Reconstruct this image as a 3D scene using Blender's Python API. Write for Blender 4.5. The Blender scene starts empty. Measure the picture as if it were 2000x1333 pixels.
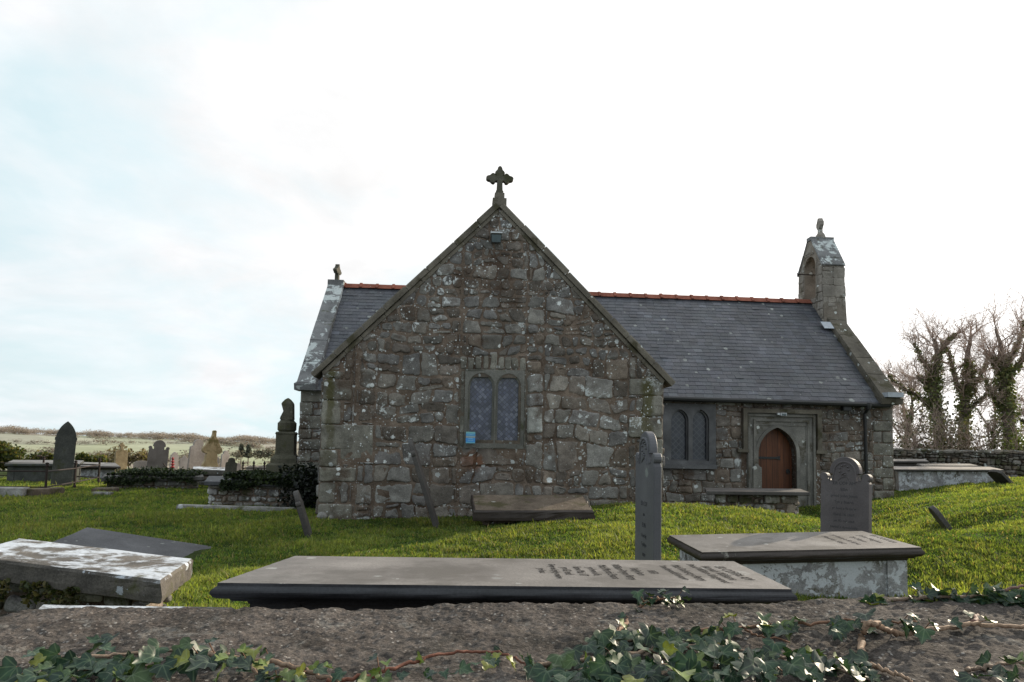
import bpy, math, random
import numpy as np
from mathutils import Matrix, Vector
from mathutils.geometry import tessellate_polygon
random.seed(7); rng = np.random.default_rng(11)
R = math.radians
SC = bpy.context.scene; COL = SC.collection
# ------------------------------------------------------------------ camera maths (pixel of the 2000x1333 photo -> world point)
F = 1333.; PITCH = R(4); ROLL = R(1.1); CZ = 1.6
SH = 870 - 666.5 - F*math.tan(PITCH)
cp, sp, cr, sr = math.cos(PITCH), math.sin(PITCH), math.cos(ROLL), math.sin(ROLL)
cf = np.array([0, cp, sp]); u0 = np.array([0, -sp, cp]); r0 = np.array([1., 0, 0])
cright = r0*cr + u0*sr; cup = u0*cr - r0*sr
def ray(px, py): return cf + cright*(px-1000)/F - cup*(py-666.5-SH)/F
def W(px, py, Y):
    d = ray(px, py); p = d*(Y/d[1]); p[2] += CZ; return p
def WZ(px, py, z):
    d = ray(px, py); p = d*((z-CZ)/d[2]); p[2] = z; return p
PSI = R(4); OX = W(966, 600, 11.5)[0]; OY = 11.5
cs, sn = math.cos(PSI), math.sin(PSI)
def CH(px, py, ly):                     # church-local (x, z) on the plane local y = ly
    d = ray(px, py); t = (ly + cs*OY - sn*OX)/(-sn*d[0] + cs*d[1])
    x = d[0]*t-OX; y = d[1]*t-OY
    return cs*x+sn*y, CZ+d[2]*t
# ------------------------------------------------------------------ noise
def _h(i, j, s):
    n = (i*374761393 + j*668265263 + s*974634777) & 0xffffffff
    n = ((n ^ (n >> 13))*1274126177) & 0xffffffff
    return ((n ^ (n >> 16)) & 0xffff)/65535.
def vn(x, y, s=0):
    x = np.asarray(x, float); y = np.asarray(y, float)
    i = np.floor(x).astype(np.int64); j = np.floor(y).astype(np.int64)
    a = x-i; b = y-j; a = a*a*(3-2*a); b = b*b*(3-2*b)
    return ((_h(i, j, s)*(1-a)+_h(i+1, j, s)*a)*(1-b) + (_h(i, j+1, s)*(1-a)+_h(i+1, j+1, s)*a)*b)*2-1
def fbm(x, y, o=4, s=0):
    t = 0; a = 1.; n = 0
    for k in range(o):
        t = t + a*vn(x*2**k, y*2**k, s+k*17); n += a; a *= .5
    return t/n
# ------------------------------------------------------------------ objects
def tag(o, label=None, cat=None, group=None, kind=None):
    if label: o['label'] = label
    if cat: o['category'] = cat
    if group: o['group'] = group
    if kind: o['kind'] = kind
    return o
def thing(name, label, cat, loc=(0, 0, 0), rz=0, group=None):
    o = bpy.data.objects.new(name, None); COL.objects.link(o)
    o.empty_display_size = .2
    o.location = loc; o.rotation_euler = (0, 0, rz)
    return tag(o, label, cat, group)
def mesh(name, V, Fc, mat, smooth=False, col=None):
    me = bpy.data.meshes.new(name)
    V = np.asarray(V, np.float32).reshape(-1, 3)
    if isinstance(Fc, np.ndarray):
        n, k = Fc.shape
        me.vertices.add(len(V)); me.vertices.foreach_set('co', V.ravel())
        me.loops.add(n*k); me.loops.foreach_set('vertex_index', Fc.astype(np.int32).ravel())
        me.polygons.add(n); me.polygons.foreach_set('loop_start', np.arange(0, n*k, k, dtype=np.int32))
        me.polygons.foreach_set('loop_total', np.full(n, k, np.int32))
        me.update(calc_edges=True)
    else:
        me.from_pydata(V.tolist(), [], Fc); me.update()
    me.validate()
    if col is not None:
        c = np.ones((len(V), 4), np.float32); c[:, :3] = np.asarray(col, np.float32)[:, :3]
        a = me.color_attributes.new('Col', 'FLOAT_COLOR', 'POINT'); a.data.foreach_set('color', c.ravel())
    if smooth: me.polygons.foreach_set('use_smooth', np.ones(len(me.polygons), bool))
    me.materials.append(mat)
    return me
def obj(name, V, Fc, mat, parent=None, smooth=False, col=None):
    o = bpy.data.objects.new(name, mesh(name, V, Fc, mat, smooth, col)); COL.objects.link(o)
    if parent is not None: o.parent = parent
    return o
class MB:
    def __init__(s): s.V = []; s.F = []; s.C = []
    def add(s, V, Fc, c=(1, 1, 1)):
        b = len(s.V); V = [tuple(map(float, v)) for v in V]
        s.V += V; s.F += [tuple(int(i)+b for i in f) for f in Fc]
        s.C += [c]*len(V) if not (len(c) == len(V) and hasattr(c[0], '__len__')) else list(c)
        return s
    def box(s, c, d, rz=0, c3=(1, 1, 1), M=None):
        x, y, z = d[0]/2, d[1]/2, d[2]/2
        V = [(-x, -y, -z), (x, -y, -z), (x, y, -z), (-x, y, -z), (-x, -y, z), (x, -y, z), (x, y, z), (-x, y, z)]
        ca, sa = math.cos(rz), math.sin(rz)
        V = [(v[0]*ca-v[1]*sa+c[0], v[0]*sa+v[1]*ca+c[1], v[2]+c[2]) for v in V]
        if M is not None: V = [M @ Vector(v) for v in V]
        return s.add(V, [(0, 3, 2, 1), (4, 5, 6, 7), (0, 1, 5, 4), (1, 2, 6, 5), (2, 3, 7, 6), (3, 0, 4, 7)], c3)
    def hexa(s, V, c3=(1, 1, 1)):
        return s.add(V, [(0, 3, 2, 1), (4, 5, 6, 7), (0, 1, 5, 4), (1, 2, 6, 5), (2, 3, 7, 6), (3, 0, 4, 7)], c3)
    def tube(s, P, rad, n=8, c3=(1, 1, 1), cap=True):
        V, Fc = tube_np(np.asarray(P, float), np.broadcast_to(rad, (len(P),)), n)
        Fc = Fc.tolist()
        if cap: Fc += [tuple(range(n))[::-1], tuple(range(len(V)-n, len(V)))]
        return s.add(V, Fc, c3)
    def lathe(s, prof, n=4, rot=0, c=(0, 0, 0), c3=(1, 1, 1)):
        V = []; Fc = []
        for r, z in prof:
            for k in range(n):
                a = rot+2*math.pi*k/n; V.append((c[0]+r*math.cos(a), c[1]+r*math.sin(a), c[2]+z))
        for i in range(len(prof)-1):
            for k in range(n): Fc.append((i*n+k, i*n+(k+1) % n, (i+1)*n+(k+1) % n, (i+1)*n+k))
        Fc += [tuple(range(n))[::-1], tuple(range(len(V)-n, len(V)))]
        return s.add(V, Fc, c3)
    def rects(s, L, Wd, rings, tilt=(0, 0), top=0, jit=0, sub=1, seed=0, c3=(1, 1, 1)):
        # lofted rectangle rings: (inset, z) from the bottom up
        V = []; base = []
        for (x0, y0, x1, y1) in ((-1, -1, 1, -1), (1, -1, 1, 1), (1, 1, -1, 1), (-1, 1, -1, -1)):
            for k in range(sub): base.append((x0+(x1-x0)*k/sub, y0+(y1-y0)*k/sub))
        n = len(base)
        for i, (ins, z) in enumerate(rings):
            for k, (bx, by) in enumerate(base):
                x = bx*(L/2-ins); y = by*(Wd/2-ins)
                if jit:
                    q = seed*7.3+k*1.37
                    x += jit*float(vn(q, i*.5, 3)); y += jit*float(vn(q, i*.5, 9))
                V.append((x, y, z+tilt[0]*x+tilt[1]*y+top))
        Fc = [(i*n+k, i*n+(k+1) % n, (i+1)*n+(k+1) % n, (i+1)*n+k) for i in range(len(rings)-1) for k in range(n)]
        Fc += [tuple(range(n))[::-1], tuple(range(len(V)-n, len(V)))]
        return s.add(V, Fc, c3)
    def xf(s, M):
        s.V = [tuple(M @ Vector(v)) for v in s.V]; return s
    def build(s, name, mat, parent=None, smooth=False, col=False):
        return obj(name, s.V, s.F, mat, parent, smooth, s.C if col else None)
def tube_np(P, rad, n):
    T = np.gradient(P, axis=0); T /= np.linalg.norm(T, axis=1)[:, None]+1e-9
    ref = np.array([0.31, 0.17, .93]) if abs(T[0][2]) < .8 else np.array([.95, .3, .1])
    A = np.cross(T, ref); A /= np.linalg.norm(A, axis=1)[:, None]+1e-9
    B = np.cross(T, A)
    a = np.arange(n)*2*math.pi/n
    V = P[:, None, :]+np.asarray(rad)[:, None, None]*(A[:, None, :]*np.cos(a)[None, :, None]+B[:, None, :]*np.sin(a)[None, :, None])
    m = len(P); i = np.arange(m-1)[:, None]*n; k = np.arange(n)[None, :]; k2 = (k+1) % n
    Fc = np.stack([i+k, i+k2, i+n+k2, i+n+k], -1).reshape(-1, 4)
    return V.reshape(-1, 3), Fc
def spline(P, n):
    P = np.asarray(P, float); m = len(P); out = []
    t = np.linspace(0, m-1, n)
    for q in t:
        i = min(int(q), m-2); f = q-i
        p0, p1, p2, p3 = P[max(i-1, 0)], P[i], P[i+1], P[min(i+2, m-1)]
        out.append(.5*((2*p1)+(-p0+p2)*f+(2*p0-5*p1+4*p2-p3)*f*f+(-p0+3*p1-3*p2+p3)*f**3))
    return np.array(out)
def extrude(outline, y0, y1, holes=(), cham=0):     # plate in the xz plane between y0 (front) and y1
    loops = [list(outline)]+[list(h) for h in holes]
    pts = [p for l in loops for p in l]; n = len(pts)
    tri = tessellate_polygon([[Vector((p[0], p[1], 0)) for p in l] for l in loops])
    V = [(p[0], y0, p[1]) for p in pts]+[(p[0], y1, p[1]) for p in pts]
    Fc = []
    for t in tri:
        a, b, c = [pts[i] for i in t]
        ar = (b[0]-a[0])*(c[1]-a[1])-(c[0]-a[0])*(b[1]-a[1])
        t = t if ar > 0 else (t[0], t[2], t[1])
        Fc.append(tuple(t)); Fc.append((t[0]+n, t[2]+n, t[1]+n))
    b = 0
    for li, l in enumerate(loops):
        m = len(l); ar = sum(l[i][0]*l[(i+1) % m][1]-l[(i+1) % m][0]*l[i][1] for i in range(m))
        for i in range(m):
            p, q = b+i, b+(i+1) % m
            if (ar > 0) == (li == 0): Fc.append((p, p+n, q+n, q))
            else: Fc.append((p, q, q+n, p+n))
        b += m
    return V, Fc
def arc(cx, cz, r, a0, a1, n): return [(cx+r*math.cos(R(a0+(a1-a0)*i/n)), cz+r*math.sin(R(a0+(a1-a0)*i/n))) for i in range(n+1)]
def archhole(x0, x1, z0, zs, zt, n=10):              # opening with a (pointed or round) head: ccw outline
    w = (x1-x0)/2; h = zt-zs; xc = (x0+x1)/2
    if h <= w*1.02: head = [(xc+w*math.cos(R(a)), zs+h*math.sin(R(a))) for a in np.linspace(0, 180, 2*n+1)]
    else:
        r = (w*w+h*h)/(2*w); th = math.degrees(math.asin(h/r))
        head = [(x1-r+r*math.cos(R(a)), zs+r*math.sin(R(a))) for a in np.linspace(0, th, n+1)]
        head += [(x0+r-r*math.cos(R(a)), zs+r*math.sin(R(a))) for a in np.linspace(th, 0, n+1)][1:]
    return [(x0, z0), (x1, z0)]+head
# ------------------------------------------------------------------ materials
class NT:
    def __init__(s, name, rough=.9, spec=.3):
        s.m = bpy.data.materials.new(name); s.m.use_nodes = True; s.nt = s.m.node_tree
        s.b = s.nt.nodes['Principled BSDF']; s.b.inputs['Roughness'].default_value = rough
        s.b.inputs['Specular IOR Level'].default_value = spec
        s.co = s.nd('ShaderNodeTexCoord').outputs['Object']
        oi = s.nd('ShaderNodeObjectInfo'); mul = s.nd('ShaderNodeVectorMath', operation='SCALE')
        cmb = s.nd('ShaderNodeCombineXYZ')
        for k in range(3): s.lk(oi.outputs['Random'], cmb.inputs[k])
        s.lk(cmb.outputs[0], mul.inputs[0]); mul.inputs['Scale'].default_value = 37
        ad = s.nd('ShaderNodeVectorMath', operation='ADD'); s.lk(s.co, ad.inputs[0]); s.lk(mul.outputs[0], ad.inputs[1])
        s.v = ad.outputs[0]
    def nd(s, t, **k):
        n = s.nt.nodes.new(t)
        for a, b in k.items(): setattr(n, a, b)
        return n
    def lk(s, a, b): s.nt.links.new(a, b)
    def put(s, sock, v):
        if hasattr(v, 'is_output') or isinstance(v, bpy.types.NodeSocket): s.lk(v, sock)
        elif isinstance(v, (tuple, list)): sock.default_value = (*v, 1) if len(v) == 3 and len(sock.default_value) == 4 else v
        else: sock.default_value = v
    def noise(s, sc, det=4, rough=.6, v=None, dist=0):
        n = s.nd('ShaderNodeTexNoise'); s.lk(v or s.v, n.inputs['Vector'])
        n.inputs['Scale'].default_value = sc; n.inputs['Detail'].default_value = det; n.inputs['Roughness'].default_value = rough
        n.inputs['Distortion'].default_value = dist
        return n.outputs['Fac']
    def voro(s, sc, feat='F1', v=None, out='Distance', rnd=1):
        n = s.nd('ShaderNodeTexVoronoi', feature=feat); s.lk(v or s.v, n.inputs['Vector'])
        n.inputs['Scale'].default_value = sc; n.inputs['Randomness'].default_value = rnd
        return n.outputs[out]
    def map(s, scale=(1, 1, 1), rot=(0, 0, 0), v=None):
        n = s.nd('ShaderNodeMapping'); s.lk(v or s.v, n.inputs['Vector'])
        n.inputs['Scale'].default_value = scale; n.inputs['Rotation'].default_value = rot
        return n.outputs[0]
    def rng(s, f, a, b, c=0, d=1):
        n = s.nd('ShaderNodeMapRange'); s.put(n.inputs[0], f)
        for k, q in enumerate((a, b, c, d)): n.inputs[k+1].default_value = q
        return n.outputs[0]
    def math(s, op, a, b=0, c=0):
        n = s.nd('ShaderNodeMath', operation=op); s.put(n.inputs[0], a); s.put(n.inputs[1], b); s.put(n.inputs[2], c); return n.outputs[0]
    def mix(s, f, a, b, blend='MIX'):
        n = s.nd('ShaderNodeMix', data_type='RGBA', blend_type=blend)
        s.put(n.inputs[0], f); s.put(n.inputs[6], a); s.put(n.inputs[7], b); return n.outputs[2]
    def ramp(s, f, stops):
        n = s.nd('ShaderNodeValToRGB'); s.put(n.inputs[0], f); e = n.color_ramp.elements
        while len(e) < len(stops): e.new(.5)
        for k, (p, c) in enumerate(stops): e[k].position = p; e[k].color = (*c, 1)
        return n.outputs[0]
    def attr(s, nm='Col'): return s.nd('ShaderNodeVertexColor', layer_name=nm).outputs['Color']
    def sep(s, v=None):
        n = s.nd('ShaderNodeSeparateXYZ'); s.lk(v or s.co, n.inputs[0]); return n.outputs
    def bump(s, h, st=.5, d=.01):
        n = s.nd('ShaderNodeBump'); s.put(n.inputs['Height'], h)
        n.inputs['Strength'].default_value = st; n.inputs['Distance'].default_value = d
        if s.b.inputs['Normal'].is_linked: s.lk(s.b.inputs['Normal'].links[0].from_socket, n.inputs['Normal'])
        s.lk(n.outputs[0], s.b.inputs['Normal'])
    def done(s, c): s.put(s.b.inputs['Base Color'], c); return s.m
def g(v): return (v, v, v)
def stone(name, c0, c1, scale=2.5, attr=False, lich=0, lsc=5, lcol=(.55, .57, .55), spots=0, ssc=9, moss=0, mcol=(.06, .065, .02), msc=2, grain=70, bump=.5, bd=.012, rough=.9, spec=.25, top=0, extra=None, gv=.35, fine=0):
    t = NT(name, rough, spec)
    n1 = t.noise(scale, 6, .65)
    c = t.ramp(n1, [(.3, c0), (.7, c1)])
    if attr: c = t.mix(1, c, t.attr(), 'MULTIPLY')
    gr = t.noise(grain, 4, .7)
    c = t.mix(1, c, t.ramp(gr, [(.3, g(1-gv)), (.7, g(1+gv))]), 'MULTIPLY')
    big = t.noise(scale*.33, 3, .5)
    c = t.mix(1, c, t.ramp(big, [(.3, g(.72)), (.7, g(1.22))]), 'MULTIPLY')
    if extra: c = extra(t, c)
    if moss:
        mk = t.math('MULTIPLY', t.rng(t.noise(msc, 8, .7), .62-moss*.25, .70-moss*.25), t.rng(gr, .3, .6, .3, 1))
        c = t.mix(mk, c, mcol)
    if lich or top:
        nn = t.noise(lsc, 10, .72, dist=.4); nb = t.noise(lsc*.23, 3, .5)
        th = t.math('ADD', nn, t.rng(nb, .3, .7, -.09, .09))
        if top:
            nz = t.sep(t.nd('ShaderNodeNewGeometry').outputs['Normal'])[2]
            th = t.math('ADD', th, t.rng(nz, .4, .9, 0, top))
        lm = t.rng(th, .69-lich*.3-(.05 if top else 0), .72-lich*.3+(.03 if top else 0))
        c = t.mix(lm, c, t.mix(t.noise(lsc*7, 3), tuple(x*.72 for x in lcol), tuple(min(1, x*1.2) for x in lcol)))
    if spots:
        d = t.voro(ssc); cc = t.sep(t.voro(ssc, out='Color'))
        wob = t.rng(t.noise(ssc*6, 3), .3, .7, -.09, .09)
        rad = t.rng(cc[0], 1-spots, 1, 0, .36)
        sm = t.rng(t.math('SUBTRACT', t.math('ADD', d, wob), rad), 0.02, -.02)
        c = t.mix(sm, c, t.mix(cc[1], tuple(x*.7 for x in lcol), tuple(min(.8, x*1.25) for x in lcol)))
    if fine:         # crowds of small crustose lichens
        d = t.voro(30); cc = t.sep(t.voro(30, out='Color')); big2 = t.rng(t.noise(1.3, 4, .6), .42, .62, -.08, .10)
        rad = t.rng(t.math('ADD', cc[0], big2), 1-fine, 1, .05, .42)
        rad = t.math('MULTIPLY', rad, t.rng(t.math('ADD', cc[0], big2), 1-fine, 1-fine+.005))
        sm = t.rng(t.math('SUBTRACT', t.math('ADD', d, t.rng(t.noise(70, 3), .3, .7, -.22, .22)), rad), 0.03, -.03)
        c = t.mix(sm, c, t.mix(cc[1], tuple(x*.6 for x in lcol), tuple(min(.85, x*1.3) for x in lcol)))
    t.bump(n1, bump, bd*2); t.bump(gr, bump*.8, bd*.5)
    return t.done(c)
def plain(name, c, rough=.6, spec=.4, var=.3, sc=20, metal=0, bump=.15):
    t = NT(name, rough, spec); t.b.inputs['Metallic'].default_value = metal
    n = t.noise(sc, 5); t.bump(n, bump, .004)
    return t.done(t.ramp(n, [(.3, tuple(x*(1-var) for x in c)), (.7, tuple(x*(1+var) for x in c))]))
def leafmat(name, trans=.35, rough=.5, veins=False, spec=.3, tint=(1.3, 1.5, .5)):
    t = NT(name, rough, spec); c = t.attr()
    n = t.noise(60 if veins else 9, 3)
    c = t.mix(1, c, t.ramp(n, [(.3, g(.75)), (.7, g(1.25))]), 'MULTIPLY')
    if veins:
        s_ = t.sep(t.attr('Leaf')); x = t.math('SUBTRACT', s_[0], .5); y = t.math('MULTIPLY', t.math('SUBTRACT', s_[1], .2), 2)
        r_ = t.math('SQRT', t.math('ADD', t.math('MULTIPLY', x, x), t.math('MULTIPLY', y, y)))
        an = t.math('ABSOLUTE', t.math('ARCTAN2', x, y)); dd = an
        for v_ in (.62, 1.38): dd = t.math('MINIMUM', dd, t.math('ABSOLUTE', t.math('SUBTRACT', an, v_)))
        vm = t.rng(t.math('MULTIPLY', dd, r_), .030, .010, 0, .55)
        c = t.mix(vm, c, t.mix(.5, c, (.20, .26, .16)))
    t.put(t.b.inputs['Base Color'], c)
    tr = t.nd('ShaderNodeBsdfTranslucent'); t.put(tr.inputs[0], t.mix(1, c, tint, 'MULTIPLY'))
    mx = t.nd('ShaderNodeMixShader'); mx.inputs[0].default_value = trans
    t.lk(t.b.outputs[0], mx.inputs[1]); t.lk(tr.outputs[0], mx.inputs[2])
    t.lk(mx.outputs[0], t.nt.nodes['Material Output'].inputs['Surface'])
    return t.m
def churchx(t, c):      # green algae runs below the gable copings, rust stain under the window
    s = t.sep(); wob = t.rng(t.noise(2.2, 4), .3, .7, -.09, .09)
    xx = t.math('ADD', s[0], wob)
    zf = t.rng(s[2], .7, 2.3); lim = t.rng(s[2], 2.85, 2.75)
    front = t.rng(s[1], .3, .2)
    m = 0
    for cx, w, lo in ((-2.70, .10, .15), (2.66, .13, .25)):
        b = t.rng(t.math('ABSOLUTE', t.math('SUBTRACT', xx, cx)), w, w*.4)
        b = t.math('MULTIPLY', b, t.math('MULTIPLY', t.math('MULTIPLY', zf, lim), front))
        m = b if m == 0 else t.math('MAXIMUM', m, b)
    c = t.mix(t.math('MULTIPLY', m, .8), c, (.075, .068, .022))
    dx = t.math('MULTIPLY', t.math('ADD', xx, .33), 4); dz = t.math('MULTIPLY', t.math('SUBTRACT', s[2], 1.33), 4.5)
    d = t.math('ADD', t.math('MULTIPLY', dx, dx), t.math('MULTIPLY', dz, dz))
    # lichen crowding the verges and the foot of the wall
    ax = t.math('ABSOLUTE', t.math('SUBTRACT', s[0], .05)); sl = t.math('SUBTRACT', 5.62, t.math('ADD', ax, s[2]))
    zone = t.math('MAXIMUM', t.math('MULTIPLY', t.rng(sl, .75, .1), t.rng(s[2], 2.4, 2.9)), t.math('MULTIPLY', t.rng(s[2], .95, .35), t.rng(s[0], .2, -.8)))
    zone = t.math('MAXIMUM', zone, t.math('MULTIPLY', t.rng(t.math('ABSOLUTE', t.math('SUBTRACT', s[2], 1.45)), .35, .1), t.rng(t.math('ABSOLUTE', t.math('ADD', s[0], .95)), .7, .2)))
    ln_ = t.math('ADD', t.noise(11, 9, .74, dist=.5), t.rng(t.noise(2.1, 3), .3, .7, -.10, .10))
    lm_ = t.math('MULTIPLY', t.rng(ln_, .60, .635), t.math('MULTIPLY', zone, front))
    c = t.mix(lm_, c, t.mix(t.noise(45, 3), (.36, .38, .38), (.66, .69, .70)))
    rm = t.math('MULTIPLY', t.math('MULTIPLY', t.rng(t.math('ADD', d, t.rng(t.noise(6), .3, .7, -.4, .4)), .9, .2), front), .6)
    return t.mix(rm, c, (.2, .075, .03))
M = {}
M['rubble'] = stone('rubble_stone', (.120, .112, .104), (.282, .27, .254), 5, True, lich=.225, lsc=4.2, spots=.13, ssc=8, moss=.34, mcol=(.085, .058, .042), msc=1.1, bump=.9, bd=.02, extra=churchx, lcol=(.58, .60, .60), fine=.09)
M['mortar'] = stone('wall_mortar', (.115, .082, .062), (.225, .175, .14), 5, lich=.19, lsc=7, spots=.2, ssc=11, moss=.34, mcol=(.075, .048, .034), msc=1.2, bump=1, bd=.03, extra=churchx, lcol=(.58, .60, .60), fine=.17)
M['dressed'] = stone('dressed_stone', (.135, .13, .12), (.245, .232, .212), 3, lich=.06, lsc=5, spots=.06, ssc=6, moss=.3, mcol=(.08, .07, .05), bump=.35)
M['coping'] = stone('coping_stone', (.095, .083, .068), (.18, .16, .13), 3, lich=.08, lsc=7, spots=.1, ssc=8, moss=.38, mcol=(.05, .045, .022), bump=.6)
M['copingw'] = stone('lichened_coping', (.14, .14, .145), (.24, .24, .245), 3, lich=.5, lsc=2.6, lcol=(.52, .56, .56), spots=.2, ssc=6, moss=.2, bump=.6)
M['cross'] = stone('weathered_cross_stone', (.06, .058, .045), (.12, .11, .085), 6, lich=.03, lsc=8, moss=.45, mcol=(.05, .05, .022), bump=.6)
M['bell'] = stone('bellcote_stone', (.19, .165, .14), (.33, .30, .27), 3, True, lich=.14, lsc=5, spots=.1, ssc=7, moss=.25, mcol=(.06, .05, .03), bump=.7)
M['slateroof'] = stone('roof_slate', (.058, .061, .072), (.10, .104, .118), 2, True, lich=.03, lsc=9, lcol=(.25, .26, .25), spots=.16, ssc=6, grain=40, bump=.25, rough=.55, spec=.4)
M['ridge'] = stone('terracotta', (.19, .062, .04), (.31, .112, .075), 6, lich=.02, lsc=8, grain=60, bump=.3)
M['slate'] = stone('grave_slate', (.085, .085, .097), (.125, .125, .138), 3, lich=.0, spots=.06, ssc=8, lcol=(.22, .24, .23), grain=120, bump=.1, rough=.55, spec=.4, gv=.15)
M['slatew'] = stone('weathered_slate', (.055, .05, .048), (.10, .092, .088), 4, lich=.05, lsc=8, lcol=(.3, .31, .3), grain=90, bump=.3, rough=.7)
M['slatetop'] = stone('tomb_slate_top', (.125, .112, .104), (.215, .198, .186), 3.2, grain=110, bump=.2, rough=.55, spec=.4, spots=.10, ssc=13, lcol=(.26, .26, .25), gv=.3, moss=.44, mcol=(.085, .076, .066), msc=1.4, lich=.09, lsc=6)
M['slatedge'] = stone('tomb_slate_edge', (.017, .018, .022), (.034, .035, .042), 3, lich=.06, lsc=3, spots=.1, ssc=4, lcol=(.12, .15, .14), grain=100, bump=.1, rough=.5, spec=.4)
M['brownedge'] = stone('tomb_brown_edge', (.03, .021, .018), (.055, .042, .037), 4, lich=.03, lsc=5, lcol=(.2, .19, .17), grain=100, bump=.2, rough=.5, spec=.4)
M['tombwash'] = stone('lichened_tomb_panel', (.17, .165, .17), (.42, .415, .43), 6, lich=.60, lsc=10, lcol=(.56, .58, .62), spots=.25, ssc=14, moss=.36, mcol=(.07, .06, .03), msc=3, bump=.5)
M['whiteslab'] = stone('white_lichen_slab', (.066, .061, .058), (.165, .148, .13), 4, lich=.02, lsc=4.5, lcol=(.52, .56, .62), top=.195, spots=.2, ssc=11, moss=.25, bump=.7)
M['brownslab'] = stone('brown_sandstone_slab', (.085, .065, .05), (.17, .135, .105), 5, lich=.08, lsc=8, lcol=(.42, .4, .36), spots=.1, ssc=9, moss=.4, mcol=(.06, .055, .022), bump=.7)
M['greyslab'] = stone('grey_ledger', (.055, .055, .062), (.10, .10, .108), 3, lich=.02, lsc=8, spots=.1, ssc=12, lcol=(.2, .21, .2), grain=60, bump=.3, rough=.7)
M['sand'] = stone('sandstone_headstone', (.30, .215, .12), (.46, .36, .22), 5, lich=.12, lsc=5, lcol=(.5, .47, .34), moss=.3, mcol=(.09, .075, .02), bump=.6)
M['brownstone'] = stone('brown_headstone', (.13, .112, .105), (.20, .175, .165), 3, lich=.03, lsc=6, bump=.3)
M['slatebrown'] = stone('purple_slate', (.088, .076, .08), (.13, .115, .12), 3, spots=.06, ssc=8, lcol=(.22, .22, .21), grain=120, bump=.15, rough=.6, spec=.35, gv=.2)
M['obelisk'] = stone('obelisk_stone', (.07, .066, .048), (.15, .14, .105), 4, lich=.08, lsc=6, lcol=(.32, .32, .26), moss=.35, mcol=(.07, .07, .03), bump=.6, grain=40)
M['frame2'] = stone('nave_window_stone', (.10, .10, .105), (.17, .17, .178), 4, lich=.05, lsc=6, bump=.35)
M['winframe'] = stone('window_stone', (.20, .19, .175), (.32, .305, .28), 4, lich=.05, lsc=6, moss=.15, bump=.4)
M['grey'] = stone('grey_headstone', (.24, .205, .19), (.36, .32, .30), 3, lich=.05, lsc=6, bump=.3)
M['dark'] = stone('dark_headstone', (.045, .048, .045), (.09, .092, .085), 3, lich=.03, lsc=5, moss=.3, mcol=(.05, .055, .025), bump=.4, grain=50)
M['oldwall'] = stone('drystone', (.10, .09, .08), (.24, .22, .2), 4, True, lich=.16, lsc=5, spots=.25, ssc=6, moss=.4, mcol=(.05, .055, .02), msc=2, bump=1, bd=.02)
M['whitestone'] = stone('whitewashed_rubble', (.16, .15, .14), (.36, .35, .335), 4, True, lich=.25, lsc=4, lcol=(.6, .6, .6), moss=.42, mcol=(.05, .055, .02), msc=3, bump=1, bd=.02)
M['iron'] = plain('rusty_iron', (.03, .02, .017), .7, .3, .5, 40)
M['black'] = plain('black_painted_iron', (.015, .015, .016), .45, .5, .2, 30)
M['lead'] = plain('flashing_lead', (.4, .43, .48), .5, .4, .2, 10)
M['wire'] = plain('guard_wire', (.10, .11, .09), .6, .4, .2, 40)
M['text'] = plain('cut_lettering', (.035, .033, .033), .8, .2, .2, 40)
M['textlight'] = plain('worn_lettering', (.064, .063, .068), .8, .2, .2, 40)
M['lampglass'] = plain('floodlight_glass', (.06, .09, .1), .15, .6, .1, 10)
M['lampbody'] = plain('floodlight_casing', (.05, .055, .055), .5, .4, .2, 20)
M['lampwhite'] = plain('white_lamp_casing', (.6, .62, .65), .5, .4, .1, 20)
M['ivyleaf'] = leafmat('ivy_leaf', .16, .42, True, .35)
M['darkivy'] = leafmat('dark_ivy', .2, .5)
M['bush'] = leafmat('bush_leaf', .35, .6)
M['blade'] = leafmat('grass_blade', .56, .6, tint=(1.4, 1.45, .6))
M['far'] = leafmat('far_wood', .4, .9, tint=(1.2, 1.1, .9))
M['stem'] = stone('ivy_stem', (.13, .085, .06), (.30, .225, .17), 20, True, grain=150, bump=.5, bd=.003, rough=.7)
M['bark'] = stone('bark', (.12, .09, .075), (.24, .19, .155), 5, grain=30, bump=1, bd=.03)
M['twig'] = plain('twigs', (.42, .315, .265), .8, .2, .3, 3)  # brighter than real twigs: backlit haze is put into this colour
t = NT('leaded_glass', .22, .6)
v = t.map((1, 1, 1), (0, R(45), 0), t.co); s3 = t.sep(v)
def tri(t, s, f): return t.math('ABSOLUTE', t.math('SUBTRACT', t.math('FRACT', t.math('MULTIPLY', s, f)), .5))
lead = t.math('MAXIMUM', t.rng(tri(t, s3[0], 17), .42, .46), t.rng(tri(t, s3[2], 17), .42, .46))
sn_ = t.nd('ShaderNodeVectorMath', operation='SNAP'); t.lk(v, sn_.inputs[0]); sn_.inputs[1].default_value = (1/17., 50, 1/17.)
wn = t.nd('ShaderNodeTexWhiteNoise'); t.lk(sn_.outputs[0], wn.inputs[0])
gc = t.ramp(wn.outputs[0], [(0, (.075, .085, .15)), (.6, (.15, .165, .27)), (1, (.30, .32, .44))])
gc = t.mix(1, gc, t.ramp(t.noise(3, 2), [(.3, g(.6)), (.7, g(1.3))]), 'MULTIPLY')
t.bump(wn.outputs[0], .4, .02)
M['glass'] = t.done(t.mix(t.math('MULTIPLY', lead, .8), gc, (.04, .042, .055)))
t = NT('dark_leaded_glass', .25, .5)
v = t.map((1, 1, 1), (0, R(45), 0), t.co); s3 = t.sep(v)
lead = t.math('MAXIMUM', t.rng(tri(t, s3[0], 10), .40, .44), t.rng(tri(t, s3[2], 10), .40, .44))
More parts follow.
